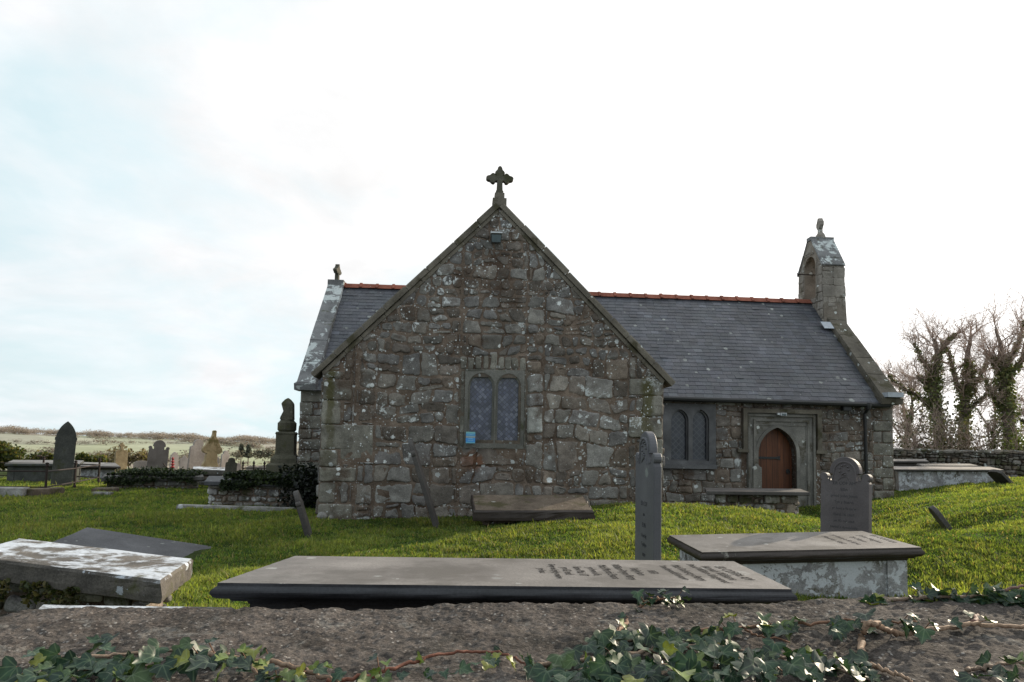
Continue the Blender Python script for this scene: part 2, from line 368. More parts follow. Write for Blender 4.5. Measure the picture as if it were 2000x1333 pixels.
M['glass2'] = t.done(t.mix(lead, t.ramp(t.noise(6, 2), [(.3, (.02, .022, .03)), (.7, (.06, .065, .085))]), (.09, .095, .11)))
t = NT('oak_door', .5, .4)
s3 = t.sep(); pl = t.math('FRACT', t.math('MULTIPLY', s3[0], 7.2))
pid = t.nd('ShaderNodeTexWhiteNoise', noise_dimensions='1D'); t.put(pid.inputs['W'], t.math('FLOOR', t.math('MULTIPLY', s3[0], 7.2)))
gr = t.noise(9, 6, .7, t.map((6, 1, .35), v=t.co))
c = t.ramp(gr, [(.25, (.06, .019, .008)), (.75, (.21, .068, .024))])
c = t.mix(1, c, t.ramp(pid.outputs[0], [(0, g(.7)), (1, g(1.2))]), 'MULTIPLY')
gap = t.rng(t.math('ABSOLUTE', t.math('SUBTRACT', pl, .5)), .455, .48)
c = t.mix(t.rng(s3[2], 1.75, .6, 0, .5), c, (.05, .014, .007))
t.bump(gr, .3, .004)
M['door'] = t.done(t.mix(gap, c, (.02, .008, .004)))
t = NT('notice_card', .5, .4); z = t.sep()[2]
M['notice'] = t.done(t.ramp(t.rng(z, -.1, .1), [(0, (.14, .42, .55)), (.12, (.06, .28, .66)), (.44, (.06, .28, .68)), (.48, (.34, .36, .3)), (.58, (.34, .38, .34)), (.62, (.08, .3, .58)), (.8, (.1, .36, .58)), (.84, (.2, .46, .5))]))
bpy.data.materials['notice_card'].node_tree.nodes['Color Ramp'].color_ramp.interpolation = 'CONSTANT'
# roughcast of the wall in front
t = NT('roughcast_wall', .95, .2)
n1 = t.noise(9, 8, .7); n2 = t.noise(75, 6, .8); vd = t.voro(95); vc = t.sep(t.voro(95, out='Color'))
c = t.ramp(n1, [(.30, (.038, .031, .028)), (.70, (.155, .134, .120))])
c = t.mix(1, c, t.ramp(n2, [(.32, g(.28)), (.68, g(1.75))]), 'MULTIPLY')
c = t.mix(1, c, t.ramp(t.noise(2.3, 4, .6), [(.3, g(.65)), (.7, g(1.3))]), 'MULTIPLY')
peb = t.math('MULTIPLY', t.rng(vd, .42, .3), t.rng(vc[0], .56, .64))
c = t.mix(t.math('MULTIPLY', peb, .8), c, t.ramp(vc[1], [(0, (.10, .085, .08)), (.6, (.2, .17, .15)), (1, (.42, .40, .38))]))
c = t.mix(t.math('MULTIPLY', t.rng(t.noise(3.1, 8, .7), .50, .62), .7), c, (.026, .024, .02))
lk_ = t.math('MULTIPLY', t.rng(t.math('ADD', t.noise(5.5, 9, .75, dist=.6), t.rng(t.noise(1.1, 3), .3, .7, -.1, .1)), .60, .66), t.rng(n2, .35, .55))
c = t.mix(t.math('MULTIPLY', lk_, .75), c, (.215, .205, .19))
t.bump(n1, .6, .02); t.bump(n2, .9, .008); t.bump(t.math('SUBTRACT', 1, vd), .6, .006)
M['roughcast'] = t.done(c)
t = NT('turf', 1, .1)
c = t.ramp(t.noise(.8, 6, .7), [(.3, (.022, .036, .008)), (.7, (.055, .075, .016))])
c = t.mix(1, c, t.ramp(t.noise(25, 5, .7), [(.3, g(.5)), (.7, g(1.5))]), 'MULTIPLY')
t.bump(t.noise(25, 5), 1, .05); t.bump(t.noise(4, 4), .8, .15)
M['turf'] = t.done(c)
t = NT('far_fields', 1, 0)
c = t.mix(1, t.attr(), t.ramp(t.noise(.03, 7, .7, v=t.co), [(.3, g(.82)), (.7, g(1.15))]), 'MULTIPLY')
M['fields'] = t.done(t.mix(1, c, t.ramp(t.noise(.25, 4, .7, v=t.co), [(.3, g(.9)), (.7, g(1.1))]), 'MULTIPLY'))
# ------------------------------------------------------------------ world, sun, camera
AZ, EL = R(50), R(20)
w = bpy.data.worlds.new("World"); SC.world = w; w.use_nodes = True; nt = w.node_tree
bg = nt.nodes['Background']; out = nt.nodes['World Output']
class WT(NT):
    def __init__(s): s.nt = nt
k = WT()
sky = k.nd('ShaderNodeTexSky', sky_type='NISHITA'); sky.sun_disc = False; sky.sun_elevation = EL; sky.sun_rotation = AZ
sky.air_density = 1; sky.dust_density = 1.5; sky.altitude = 50
gen = k.nd('ShaderNodeTexCoord').outputs['Generated']
s3 = k.sep(gen)
inv = k.math('DIVIDE', 1, k.math('ADD', k.math('MAXIMUM', s3[2], 0), .28))
vec = k.nd('ShaderNodeVectorMath', operation='SCALE'); k.lk(gen, vec.inputs[0]); k.lk(inv, vec.inputs['Scale'])
cl = k.noise(1.5, 7, .55, v=vec.outputs[0], dist=.35)
dt = k.nd('ShaderNodeVectorMath', operation='DOT_PRODUCT'); k.lk(gen, dt.inputs[0])
dt.inputs[1].default_value = (math.sin(AZ)*math.cos(EL), math.cos(AZ)*math.cos(EL), math.sin(EL))
sunw = dt.outputs['Value']
mask = k.rng(k.math('ADD', cl, k.rng(sunw, .40, .95, -.035, .24)), .36, .60)
cn = k.rng(k.noise(3.2, 6, .6, v=vec.outputs[0], dist=.3), .3, .7, .9, 1.06)
br = k.math('ADD', k.rng(sunw, -.9, .2, 8.9, 10.3), k.rng(sunw, .5, .98, 0, 6))
br = k.math('MULTIPLY', br, k.rng(s3[1], 0, -1, 1, .95))
bright = k.math('MULTIPLY', br, cn)
vc_ = k.nd('ShaderNodeCombineXYZ')
cloudc = k.mix(k.rng(sunw, -.3, .8), (.93, .975, 1.03), (1.02, 1.0, .98))
cm = k.nd('ShaderNodeVectorMath', operation='SCALE'); k.lk(cloudc, cm.inputs[0]); k.lk(bright, cm.inputs['Scale'])
blue = k.mix(.86, sky.outputs[0], (8.5, 10.3, 10.8))
bsc = k.nd('ShaderNodeVectorMath', operation='SCALE'); k.lk(blue, bsc.inputs[0]); k.lk(k.rng(sunw, -.6, .3, .7, 1), bsc.inputs['Scale'])
k.lk(k.mix(mask, bsc.outputs[0], cm.outputs[0]), bg.inputs[0])
bg.inputs[1].default_value = .1
sl = bpy.data.lights.new('sun', 'SUN'); sl.energy = 5; sl.angle = R(.5); sl.color = (1, .86, .66)
so = bpy.data.objects.new('sun', sl); COL.objects.link(so); so.location = (30, 25, 15)
so.rotation_euler = Vector((math.sin(AZ)*math.cos(EL), math.cos(AZ)*math.cos(EL), math.sin(EL))).to_track_quat('Z', 'Y').to_euler()
cd = bpy.data.cameras.new('camera'); co_ = bpy.data.objects.new('camera', cd); COL.objects.link(co_); SC.camera = co_
cd.sensor_width = 36; cd.lens = 36*F/2000; cd.shift_y = SH/2000; cd.clip_start = .05; cd.clip_end = 8000
mw = Matrix.Identity(4)
for i in range(3): mw[i][0], mw[i][1], mw[i][2] = cright[i], cup[i], -cf[i]
mw[2][3] = CZ; co_.matrix_world = mw
SC.view_settings.view_transform = 'Standard'; SC.view_settings.look = 'None'; SC.view_settings.exposure = 0
SC.cycles.use_denoising = True; SC.cycles.max_bounces = 6; SC.cycles.transparent_max_bounces = 8
SC.cycles.sample_clamp_indirect = 6
# ------------------------------------------------------------------ terrain
CTRL = [(-1.6, 2.6, .12), (0, 2.6, .12), (1.5, 2.6, .15), (3, 2.8, .25), (0, 4, .15), (-2.5, 4.4, .12), (-4.5, 6, .2), (-7, 6, .22), (-2, 7.5, .3), (1.2, 5.5, .3),
        (-7, 10, .3), (-3.2, 9.3, .3), (-1.1, 10.2, .33), (0, 9.3, .48), (1.4, 9.5, .56), (2.4, 10.8, .72), (-3.2, 11.4, .33), (-8, 15, .3), (-12, 18, .3), (-10, 22, .35), (-8, 28, .25), (-20, 20, .3), (-25, 40, -.4), (-10, 45, -.6),
        (-5, 14, .3), (2.6, 6, .28), (4, 6.3, .32), (5.2, 5.5, .45), (7, 5, .6), (2, 8, .56), (3.5, 8.5, .62), (3.2, 11, .68), (4.2, 11.4, .55), (5.0, 11.2, .5), (5.6, 10.2, .26), (5.8, 11.6, .12), (6.0, 13, .1), (6.1, 15, .15), (6.8, 15.8, .3), (6.5, 10.5, .55), (6.0, 9.2, .5), (8.3, 15.7, .5), (9.5, 16, .62),
        (5.6, 8.7, .62), (6.9, 9, .8), (7.2, 11, .72), (9, 13, .8), (11.8, 16, .92), (12, 12, .95), (9, 7, .85), (15, 18, 1.0), (11, 22, .75), (16, 23, .7), (20, 30, .7), (12, 30, .7), (0, 30, .2), (20, 12, 1.1), (0, 0, .0), (-6, 0, .05), (6, 0, .1), (0, 55, 0), (30, 45, .7)]
CT = np.array(CTRL)
def _k(d): return np.sqrt(d*d+.6**2)
_K = _k(np.linalg.norm(CT[:, None, :2]-CT[None, :, :2], axis=2))-60
_wt = np.linalg.solve(_K+np.eye(len(CT))*-.05, CT[:, 2]-.4)
def gz(x, y):
    x = np.asarray(x, float); y = np.asarray(y, float)
    d = np.sqrt((x[..., None]-CT[:, 0])**2+(y[..., None]-CT[:, 1])**2)
    z = (_k(d)-60) @ _wt+.4
    return z+.035*fbm(x*.9, y*.9, 3, 5)+.012*fbm(x*4, y*4, 2, 8)
def gz1(x, y): return float(gz(np.array([x]), np.array([y]))[0])
def grid(xs, ys):
    nx, ny = len(xs), len(ys)
    i = np.arange(nx-1)[None, :]; j = np.arange(ny-1)[:, None]*nx
    return np.stack([j+i, j+i+1, j+nx+i+1, j+nx+i], -1).reshape(-1, 4)
xs = np.concatenate([np.linspace(-60, -16, 30)[:-1], np.linspace(-16, 18, 240), np.linspace(18, 70, 30)[1:]])
ys = np.concatenate([np.linspace(-2, 22, 180), np.linspace(22, 60, 40)[1:]])
X, Y = np.meshgrid(xs, ys); Z = np.concatenate([gz(X[i:i+20].ravel(), Y[i:i+20].ravel()) for i in range(0, len(ys), 20)]).reshape(X.shape)
fall = np.clip((Y-34)/26, 0, 1)*np.clip((12-X)/20, 0, 1); Z = Z-fall**2*3.2
fx = np.clip((-X-28)/32, 0, 1); Z = Z-fx**2*3
tag(obj('ground', np.stack([X.ravel(), Y.ravel(), Z.ravel()], 1), grid(xs, ys), M['turf'], smooth=True), kind='structure')
# valley and far hills
az = np.concatenate([np.linspace(R(-75), R(-42), 50)[:-1], np.linspace(R(-42), R(-10), 520), np.linspace(R(-10), R(75), 90)[1:]]); rr = np.concatenate([np.linspace(40, 200, 24), np.linspace(204, 960, 190), np.linspace(970, 1200, 12), np.linspace(1250, 3500, 12)])
A, RR = np.meshgrid(az, rr)
hx, hy = RR*np.sin(A), RR*np.cos(A)
def hillz(hx, hy):
    r = np.hypot(hx, hy); a = np.degrees(np.arctan2(hx, hy))
    up = np.clip((r-190)/640, 0, 1); up = up*up*(3-2*up)
    dn = np.clip((r-48)/140, 0, 1)
    crest = np.interp(a, [-60, -37, -33, -28, -24, -20, -10, 10, 60], [9, 6, 5, 3.5, 2, .5, -2, -6, -8])
    z = -2.5-13*dn*dn*(3-2*dn)+(13+crest)*up + 4*fbm(hx/260, hy/260, 3, 3)*dn
    return z-np.clip((r-950)/900, 0, 1)*30
hz = hillz(hx, hy)
FB = [190, 262, 335, 410, 500, 610, 740, 2000]          # field boundaries by distance, slanting with the bearing
def fb(k_, a): return FB[k_]*(1+.10*np.sin(a*9+k_*2.3)+.05*np.sin(a*23+k_))
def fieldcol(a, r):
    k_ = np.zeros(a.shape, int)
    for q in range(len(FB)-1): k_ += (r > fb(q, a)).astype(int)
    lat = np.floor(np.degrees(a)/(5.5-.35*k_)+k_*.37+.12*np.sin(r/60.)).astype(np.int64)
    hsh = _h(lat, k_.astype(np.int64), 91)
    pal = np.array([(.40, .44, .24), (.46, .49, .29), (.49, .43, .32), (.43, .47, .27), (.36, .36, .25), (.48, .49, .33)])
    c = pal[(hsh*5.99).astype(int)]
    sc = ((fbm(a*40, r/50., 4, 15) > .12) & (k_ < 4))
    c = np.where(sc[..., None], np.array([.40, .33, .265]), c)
    hz_ = np.clip((r-200)/900, 0, .5)[..., None]  # haze painted into the field colours: pale base, paler with distance
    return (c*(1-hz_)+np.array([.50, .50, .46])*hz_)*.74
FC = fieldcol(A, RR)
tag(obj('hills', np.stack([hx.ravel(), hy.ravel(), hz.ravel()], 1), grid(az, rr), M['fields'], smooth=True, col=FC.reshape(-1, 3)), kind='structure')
# ------------------------------------------------------------------ leaves
def leaf_cloud(P, size, cols, N=None, fold=.25, jit=.3, up=0.):
    n = len(P); P = np.asarray(P, float)
    a = rng.normal(size=(n, 3)); a /= np.linalg.norm(a, axis=1)[:, None]
    b = rng.normal(size=(n, 3)); b[:, 2] += up
    nrm = b/np.linalg.norm(b, axis=1)[:, None]
    a -= nrm*(a*nrm).sum(1)[:, None]; a /= np.linalg.norm(a, axis=1)[:, None]
    c = np.cross(nrm, a)
    s = size*(1+jit*rng.normal(size=(n, 1))).clip(.4, 2)
    V = np.stack([P-a*s*.5, P+c*s*.36+nrm*s*fold*.4, P+a*s*.5, P-c*s*.36+nrm*s*fold*.4], 1)
    Fc = np.arange(n*4).reshape(n, 4)
    Fc = np.concatenate([Fc[:, [0, 1, 2]], Fc[:, [0, 2, 3]]])
    ci = np.asarray(cols)[rng.integers(0, len(cols), n)]*(1+.25*rng.normal(size=(n, 1))).clip(.4, 1.8)
    return V.reshape(-1, 3), Fc, np.repeat(ci, 4, 0)
def blob(n, c, rad, shell=.5):
    d = rng.normal(size=(n, 3)); d /= np.linalg.norm(d, axis=1)[:, None]
    return np.asarray(c)+d*np.asarray(rad)*(shell+(1-shell)*rng.random((n, 1)))
def cat(L):
    V = []; Fc = []; C = []; b = 0
    for v, f, c in L: V.append(v); Fc.append(f+b); C.append(c); b += len(v)
    return np.concatenate(V), np.concatenate(Fc), np.concatenate(C)
# far woodland along the skyline and hedges across the fields: one mass nobody could count
L = []
for i in range(1500):
    a = R(rng.uniform(-42, -8)); kind = rng.random(); lf = .13
    if kind < .42:
        r = rng.uniform(770, 880); h = (6+2.6*float(vn(math.degrees(a)*.8, 3, 4)))*rng.uniform(.75, 1.15)
    else:
        k_ = rng.integers(1, 7); r = float(fb(k_, a))+rng.normal()*5; h = rng.uniform(1.6, 3.4)*(1+.12*k_)*(1.4 if vn(math.degrees(a)*1.1, k_, 9) > .3 else .8)
    x, y = r*math.sin(a), r*math.cos(a); z = float(hillz(np.array([x]), np.array([y]))[0])
    n_ = 260 if kind < .42 else 110
    P = blob(n_, (x, y, z+h*.42), (h*1.0, h*.6, h*.5) if kind < .42 else (h*1.5, h*.5, h*.5), .1)
    hzf = min(1, max(0, (r-200)/700))  # haze put into the tree colours, stronger the farther off they stand
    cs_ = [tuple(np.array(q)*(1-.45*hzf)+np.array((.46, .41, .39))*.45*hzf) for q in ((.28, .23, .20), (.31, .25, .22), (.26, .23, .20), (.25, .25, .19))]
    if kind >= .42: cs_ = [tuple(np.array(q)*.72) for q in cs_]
    L.append(leaf_cloud(P, h*(.11 if kind < .42 else .16), cs_, up=2.5))
V, Fc, C = cat(L)
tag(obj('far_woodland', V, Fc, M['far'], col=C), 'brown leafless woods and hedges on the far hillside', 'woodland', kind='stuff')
# ------------------------------------------------------------------ grass blades
def inrect(P, rects):
    m = np.zeros(len(P), bool)
    for (cx, cy, L_, W_, a) in rects:
        dx, dy = P[:, 0]-cx, P[:, 1]-cy
        u = dx*math.cos(a)+dy*math.sin(a); v_ = -dx*math.sin(a)+dy*math.cos(a)
        m |= (abs(u) < L_/2) & (abs(v_) < W_/2)
    return m
NOGRASS = []          # footprints, filled below
def make_grass():
    n = 1000000
    th = rng.uniform(R(-41), R(41), n); q = rng.random(n)
    r = 2.6*(26/2.6)**q
    P = np.stack([r*np.sin(th), r*np.cos(th)], 1)
    P = P[(P[:, 1] > 2.2)]
    cx, cy = P[:, 0]-OX, P[:, 1]-OY; lx, ly = cs*cx+sn*cy, -sn*cx+cs*cy
    inside = ((abs(lx-.05) < 2.88) & (ly > .03)) | ((lx > -4.15) & (lx < 9.7) & (ly > 4.03))
    P = P[~(inside | inrect(P, NOGRASS))]
    d = np.hypot(P[:, 0], P[:, 1])
    cl = fbm(P[:, 0]*1.6, P[:, 1]*1.6, 4, 21); cl2 = fbm(P[:, 0]*6, P[:, 1]*6, 2, 31)
    keep = rng.random(len(P)) < .75+.25*cl2; P = P[keep]; d = d[keep]; cl = cl[keep]; cl2 = cl2[keep]
    n = len(P); z = np.concatenate([gz(P[i:i+40000, 0], P[i:i+40000, 1]) for i in range(0, n, 40000)])
    h = (.038+.026*cl+.018*cl2).clip(.02, .13)*rng.uniform(.5, 1.4, n)*(1+.015*d)
    tuft = rng.random(n) < .015; h[tuft] *= 1.8
    wd = .0030+.00062*d
    a = rng.uniform(0, 2*math.pi, n); lean = rng.uniform(.15, .95, n)*h
    la = a+rng.normal(0, .5, n)+math.pi/2
    b0 = np.stack([P[:, 0], P[:, 1], z-.01], 1); s = np.stack([np.cos(a)*wd, np.sin(a)*wd, 0*wd], 1)
    t1 = b0+np.stack([np.cos(la)*lean*.35, np.sin(la)*lean*.35, h*.6], 1)
    t2 = b0+np.stack([np.cos(la)*lean, np.sin(la)*lean, h], 1)
    V = np.stack([b0-s, b0+s, t1+s*.7, t1-s*.7, t2], 1).reshape(-1, 3)
    i = np.arange(n)[:, None]*5
    Fc = np.concatenate([i+np.array([[0, 1, 2]]), i+np.array([[0, 2, 3]]), i+np.array([[3, 2, 4]])])
    mixv = (.5+.55*cl+.25*cl2+.2*rng.normal(size=n)).clip(0, 1)[:, None]
    c = np.array([.058, .115, .030])*(1-mixv)+np.array([.225, .240, .068])*mixv
    c = 1.1*c*(1+.34*fbm(P[:, 0]*.55, P[:, 1]*.8, 3, 71)[:, None]).clip(.45, 1.6)
    dry = rng.random(n) < .06+.05*cl2; c[dry] = (.26, .21, .10)
    c *= rng.uniform(.7, 1.3, (n, 1))
    tag(obj('grass', V, Fc, M['blade'], col=np.repeat(c, 5, 0)), 'rough green churchyard grass between the graves', 'grass', kind='stuff')
# ------------------------------------------------------------------ rubble masonry
def clip_half(P, a, b, c):      # keep a*x+b*y<=c
    out_ = []
    for i in range(len(P)):
        p, q = P[i], P[(i+1) % len(P)]
        dp, dq = a*p[0]+b*p[1]-c, a*q[0]+b*q[1]-c
        if dp <= 0: out_.append(p)
        if dp*dq < 0:
            t_ = dp/(dp-dq); out_.append((p[0]+(q[0]-p[0])*t_, p[1]+(q[1]-p[1])*t_))
    return out_
def area(P): return .5*sum(P[i][0]*P[(i+1) % len(P)][1]-P[(i+1) % len(P)][0]*P[i][1] for i in range(len(P)))
def clip_conv(P, poly, inset=0):
    n = len(poly)
    for i in range(n):
        (x0, y0), (x1, y1) = poly[i], poly[(i+1) % n]
        l = math.hypot(x1-x0, y1-y0)
        if l < 1e-6: continue
        a, b = (y1-y0)/l, -(x1-x0)/l
        P = clip_half(P, a, b, a*x0+b*y0-inset)
        if len(P) < 3: return []
    return P
def minus_rect(P, r):
    x0, x1, z0, z1 = r; res = []
    for k_ in range(4):
        if k_ == 0: q = clip_half(P, 1, 0, x0)
        elif k_ == 1: q = clip_half(P, -1, 0, -x1)
        else:
            q = clip_half(clip_half(P, -1, 0, -x0), 1, 0, x1) if len(P) > 2 else []
            if len(q) > 2: q = clip_half(q, 0, 1, z0) if k_ == 2 else clip_half(q, 0, -1, -z1)
        if len(q) > 2 and area(q) > .0015: res.append(q)
    return res
def rubble(poly, hmin, hmax, amin, amax, rnd, holes=(), hfn=None, amp=.03, split=.3, warp=.0):
    xs_ = [p[0] for p in poly]; zs_ = [p[1] for p in poly]; x0, x1, z0, z1 = min(xs_), max(xs_), min(zs_), max(zs_)
    res = []; z = z0; sd = rnd.randint(0, 999); row = 0
    def wave(x, zz, k_): return zz+amp*float(vn(x*1.7, k_*3.1, sd))+amp*.7*float(vn(x*5, k_*1.7, sd+5))
    while z < z1-.02:
        h = rnd.uniform(hmin, hmax)
        if hfn: h *= hfn(z)
        x = x0-rnd.uniform(0, .3); xt = x
        while x < x1:
            w_ = h*rnd.uniform(amin, amax)
            xn = x+w_; xtn = xn+rnd.uniform(-.12, .12)*h
            q = [(x, wave(x, z, row)), (xn, wave(xn, z, row)), (xtn, wave(xtn, z+h, row+1)), (xt, wave(xt, z+h, row+1))]
            parts = [q]
            s_ = rnd.random()
            if s_ < split*.6 and h > hmin*.9:
                f = rnd.uniform(.35, .65); f2 = f+rnd.uniform(-.1, .1)
                m0 = (q[0][0]*(1-f)+q[3][0]*f, q[0][1]*(1-f)+q[3][1]*f); m1 = (q[1][0]*(1-f2)+q[2][0]*f2, q[1][1]*(1-f2)+q[2][1]*f2)
                parts = [[q[0], q[1], m1, m0], [m0, m1, q[2], q[3]]]
                if rnd.random() < .5:
                    u_ = parts.pop(rnd.randint(0, 1)); f = rnd.uniform(.4, .6)
                    a_ = (u_[0][0]*(1-f)+u_[1][0]*f, u_[0][1]*(1-f)+u_[1][1]*f); b_ = (u_[3][0]*(1-f)+u_[2][0]*f, u_[3][1]*(1-f)+u_[2][1]*f)
                    parts += [[u_[0], a_, b_, u_[3]], [a_, u_[1], u_[2], b_]]
            for p_ in parts:
                if warp: p_ = [(a_+warp*float(vn(a_*2.3, b_*2.3, sd+11))+warp*.6*float(vn(a_*6, b_*6, sd+13)), b_+warp*.8*float(vn(a_*2.1, b_*2.1, sd+12))+warp*.5*float(vn(a_*6, b_*6, sd+14))) for a_, b_ in p_]
                p_ = clip_conv(p_, poly, 0)
                if len(p_) < 3: continue
                L_ = [p_]
                for hl in holes: L_ = [b_ for a_ in L_ for b_ in (minus_rect(a_, hl) if True else [])]
                res += L_
            x, xt = xn, xtn
        z += h; row += 1
    return res
def stones(polys, rnd, gap=.012, depth=.025, tone=None, rough=.008, n_round=2):
    mb_V = []; mb_F = []; mb_C = []
    for P in polys:
        if area(P) < 0: P = P[::-1]
        P = clip_conv(P, P, gap*rnd.uniform(.6, 1.6))
        if len(P) < 3 or area(P) < .0008: continue
        # even the points out, then round the corners
        Q = []
        for i in range(len(P)):
            p, q = P[i], P[(i+1) % len(P)]; l = math.hypot(q[0]-p[0], q[1]-p[1])
            if l < .006: continue
            m = max(1, min(5, int(l/.09))); Q += [(p[0]+(q[0]-p[0])*k_/m, p[1]+(q[1]-p[1])*k_/m) for k_ in range(m)]
        if len(Q) < 3: continue
        for _ in range(n_round-1 if len(Q) > 14 else n_round):
            Q = [r_ for i in range(len(Q)) for r_ in ((Q[i][0]*.78+Q[(i+1) % len(Q)][0]*.22, Q[i][1]*.78+Q[(i+1) % len(Q)][1]*.22), (Q[i][0]*.22+Q[(i+1) % len(Q)][0]*.78, Q[i][1]*.22+Q[(i+1) % len(Q)][1]*.78))]
        Q = np.array(Q); c = Q.mean(0); n = len(Q); sd = rnd.randint(0, 9999)
        rad = np.linalg.norm(Q-c, axis=1)[:, None]
        Q = Q+(Q-c)/rad.clip(.01)*rough*(vn(Q[:, 0]*14, Q[:, 1]*14, sd))[:, None]
        d = depth*rnd.uniform(.35, 1.5); tx, tz = rnd.uniform(-.12, .12), rnd.uniform(-.12, .12)
        size = math.sqrt(abs(area(Q.tolist())))
        inset = min(.022, size*.12)
        rings = [(0, .03), (0, -d*.45), (inset*.45, -d*.85), (inset*1.3, -d)]
        b = len(mb_V); V = []
        for ins, y in rings:
            f = (1-ins/rad).clip(.2, 1); q = c+(Q-c)*f
            yy = np.full(n, y)
            if y < 0: yy = yy+((q-c) @ np.array([tx, tz])).clip(-.012, .012)
            V += [(q[i, 0], yy[i], q[i, 1]) for i in range(n)]
        for fr in (.62, .3):
            q = c+(Q-c)*fr; yy = -d*1.06+((q-c) @ np.array([tx, tz])).clip(-.012, .012)-.008*vn(q[:, 0]*9, q[:, 1]*9, sd+3)
            V += [(q[i, 0], yy[i], q[i, 1]) for i in range(n)]
        V.append((c[0], -d*1.1, c[1])); m = len(V)
        for r_ in range(5):
            for i in range(n): mb_F.append((b+r_*n+i, b+r_*n+(i+1) % n, b+(r_+1)*n+(i+1) % n, b+(r_+1)*n+i))
        for i in range(n): mb_F.append((b+5*n+i, b+5*n+(i+1) % n, b+m-1))
        tcol = tone(c, rnd, size) if tone else (1, 1, 1)
        mb_V += V; mb_C += [tcol]*m
    return mb_V, mb_F, mb_C
TONES = [(1.0, 1.0, 1.0), (.95, .95, .98), (1.15, 1.13, 1.1), (.78, .72, .68), (.62, .55, .50), (1.05, .99, .93), (.92, .78, .68), (1.22, 1.22, 1.22), (.86, .85, .88), (1.0, .9, .84), (.9, .88, .85)]
def tone_church(c, rnd, size):
    tcol = rnd.choice(TONES); f = rnd.uniform(.86, 1.12)
    if size > .26: f *= 1.1
    if c[1] > 2.9: f *= .86
    return tuple(x*f for x in tcol)
def tone_any(c, rnd, size):
    f = rnd.uniform(.7, 1.35); tcol = rnd.choice(TONES); return tuple(x*f for x in tcol)
def xfm(V, Mx): return [tuple(Mx @ Vector(v_)) for v_ in V]
# ------------------------------------------------------------------ THE CHURCH
church = thing('stone_church', 'low rubble stone church with slate roof, gabled transept and open bellcote', 'church', (OX, OY, 0), PSI)
rnd = random.Random(3)
XC, HW, EV, RZ = .05, 2.88, 2.78, 5.66          # transept gable: centre, half width, eave, wall apex
NY, NX0, NX1, NR = 4.0, -4.12, 9.66, 6.85       # nave wall plane, ends, ridge line
Gpoly = [(XC-HW, -.1), (XC+HW, -.1), (XC+HW, EV), (XC, RZ), (XC-HW, EV)]
WIN = (-.54, .56, 1.56, 2.84)
# transept walls: mortar core + stones
mb = MB()
V, Fc = extrude(Gpoly, 0, .6, [[(WIN[0]+.12, WIN[2]+.12), (WIN[1]-.12, WIN[2]+.12), (WIN[1]-.12, WIN[3]-.10), (WIN[0]+.12, WIN[3]-.10)]]); mb.add(V, Fc)
for sx in (-1, 1): mb.box((XC+sx*(HW-.3), (.6+NY)/2, 1.3), (.6, NY-.6, 2.86))
tw = mb.build('transept_wall', M['mortar'], church)
qs = []
for sx in (-1, 1):                       # quoins
    z = .0; alt = 0
    while z < EV-.05:
        h = rnd.uniform(.24, .42); w_ = (.52 if alt else .3)*rnd.uniform(.9, 1.2); z2 = min(z+h, EV)
        xa, xb = (XC-HW, XC-HW+w_) if sx < 0 else (XC+HW-w_, XC+HW)
        qs.append((xa, xb, z, z2)); z = z2; alt ^= 1
big = (XC-HW+.0, XC-HW+.88, 1.28, 1.90)   # the one very large block on the left
holes = [WIN]+[(a-.0, b, c_, d) for a, b, c_, d in qs]
vous = []
for kx in range(9):                        # relieving arch of upright stones over the window
    x = -.56+kx*.125; ww = .125*rnd.uniform(.8, 1.0); zt = 3.06+.06*math.sin(kx/8*math.pi)+rnd.uniform(-.03, .03)
    vous.append([(x, 2.86), (x+ww, 2.86), (x+ww+rnd.uniform(-.02, .02), zt), (x+rnd.uniform(-.02, .02), zt)])
patch = (.57, .86, 1.8, 2.26)            # pale block right of the window
holes += [(-.56, .565, 2.855, 3.09), patch, (XC-HW+.3, XC-HW+.88, 1.28, 1.9)]
polys = rubble(Gpoly, .20, .40, .8, 1.8, rnd, holes, lambda z: 1.12 if z < 2.3 else (.85 if z < 3 else .68), .04, .40, .085)
V, Fc, C = stones(polys, rnd, .0145, .017, tone_church, .020)
tstone = MB().add(V, Fc, C)
qp = [[(a, c_), (b, c_), (b, d), (a, d)] for a, b, c_, d in qs if not (a < -2 and c_ < 1.9 and d > 1.3 and b < XC-HW+.25)]
def tone_q(c, r_, s): f = r_.uniform(.85, 1.15); return (1.05*f, 1.04*f, .96*f)
V, Fc, C = stones(qp+vous+[[(XC-HW+.32, 1.29), (XC-HW+.87, 1.31), (XC-HW+.86, 1.89), (XC-HW+.32, 1.9)]], rnd, .008, .03, tone_q); tstone.add(V, Fc, C)
V, Fc, C = stones([[(patch[0]+.01, patch[2]), (patch[1], patch[2]+.02), (patch[1]-.01, patch[3]), (patch[0]+.02, patch[3]-.01)]], rnd, .006, .03, lambda *a: (1.55, 1.62, 1.62)); tstone.add(V, Fc, C)
for sx, xx in ((-1, XC-HW), (1, XC+HW)):  # side walls
    P2 = rubble([(0, -.1), (NY, -.1), (NY, EV), (0, EV)], .18, .34, .8, 2.2, rnd)
    V, Fc, C = stones(P2, rnd, .013, .025, tone_church)
    Mx = Matrix.Translation((xx, 0, 0)) @ (Matrix.Rotation(R(-90), 4, 'Z') @ Matrix.Scale(-1, 4, (1, 0, 0)) if sx < 0 else Matrix.Rotation(R(90), 4, 'Z'))
    if sx < 0: Fc = [f[::-1] for f in Fc]
    tstone.add(xfm(V, Mx), Fc, C)
l1_, l2_ = CH(916, 800, .1)[0], CH(1014, 800, .1)[0]; zt_, zb0 = CH(940, 733, .1)[1], CH(940, 864, .1)[1]
jam = []                                   # jamb, head and sill blocks round the window
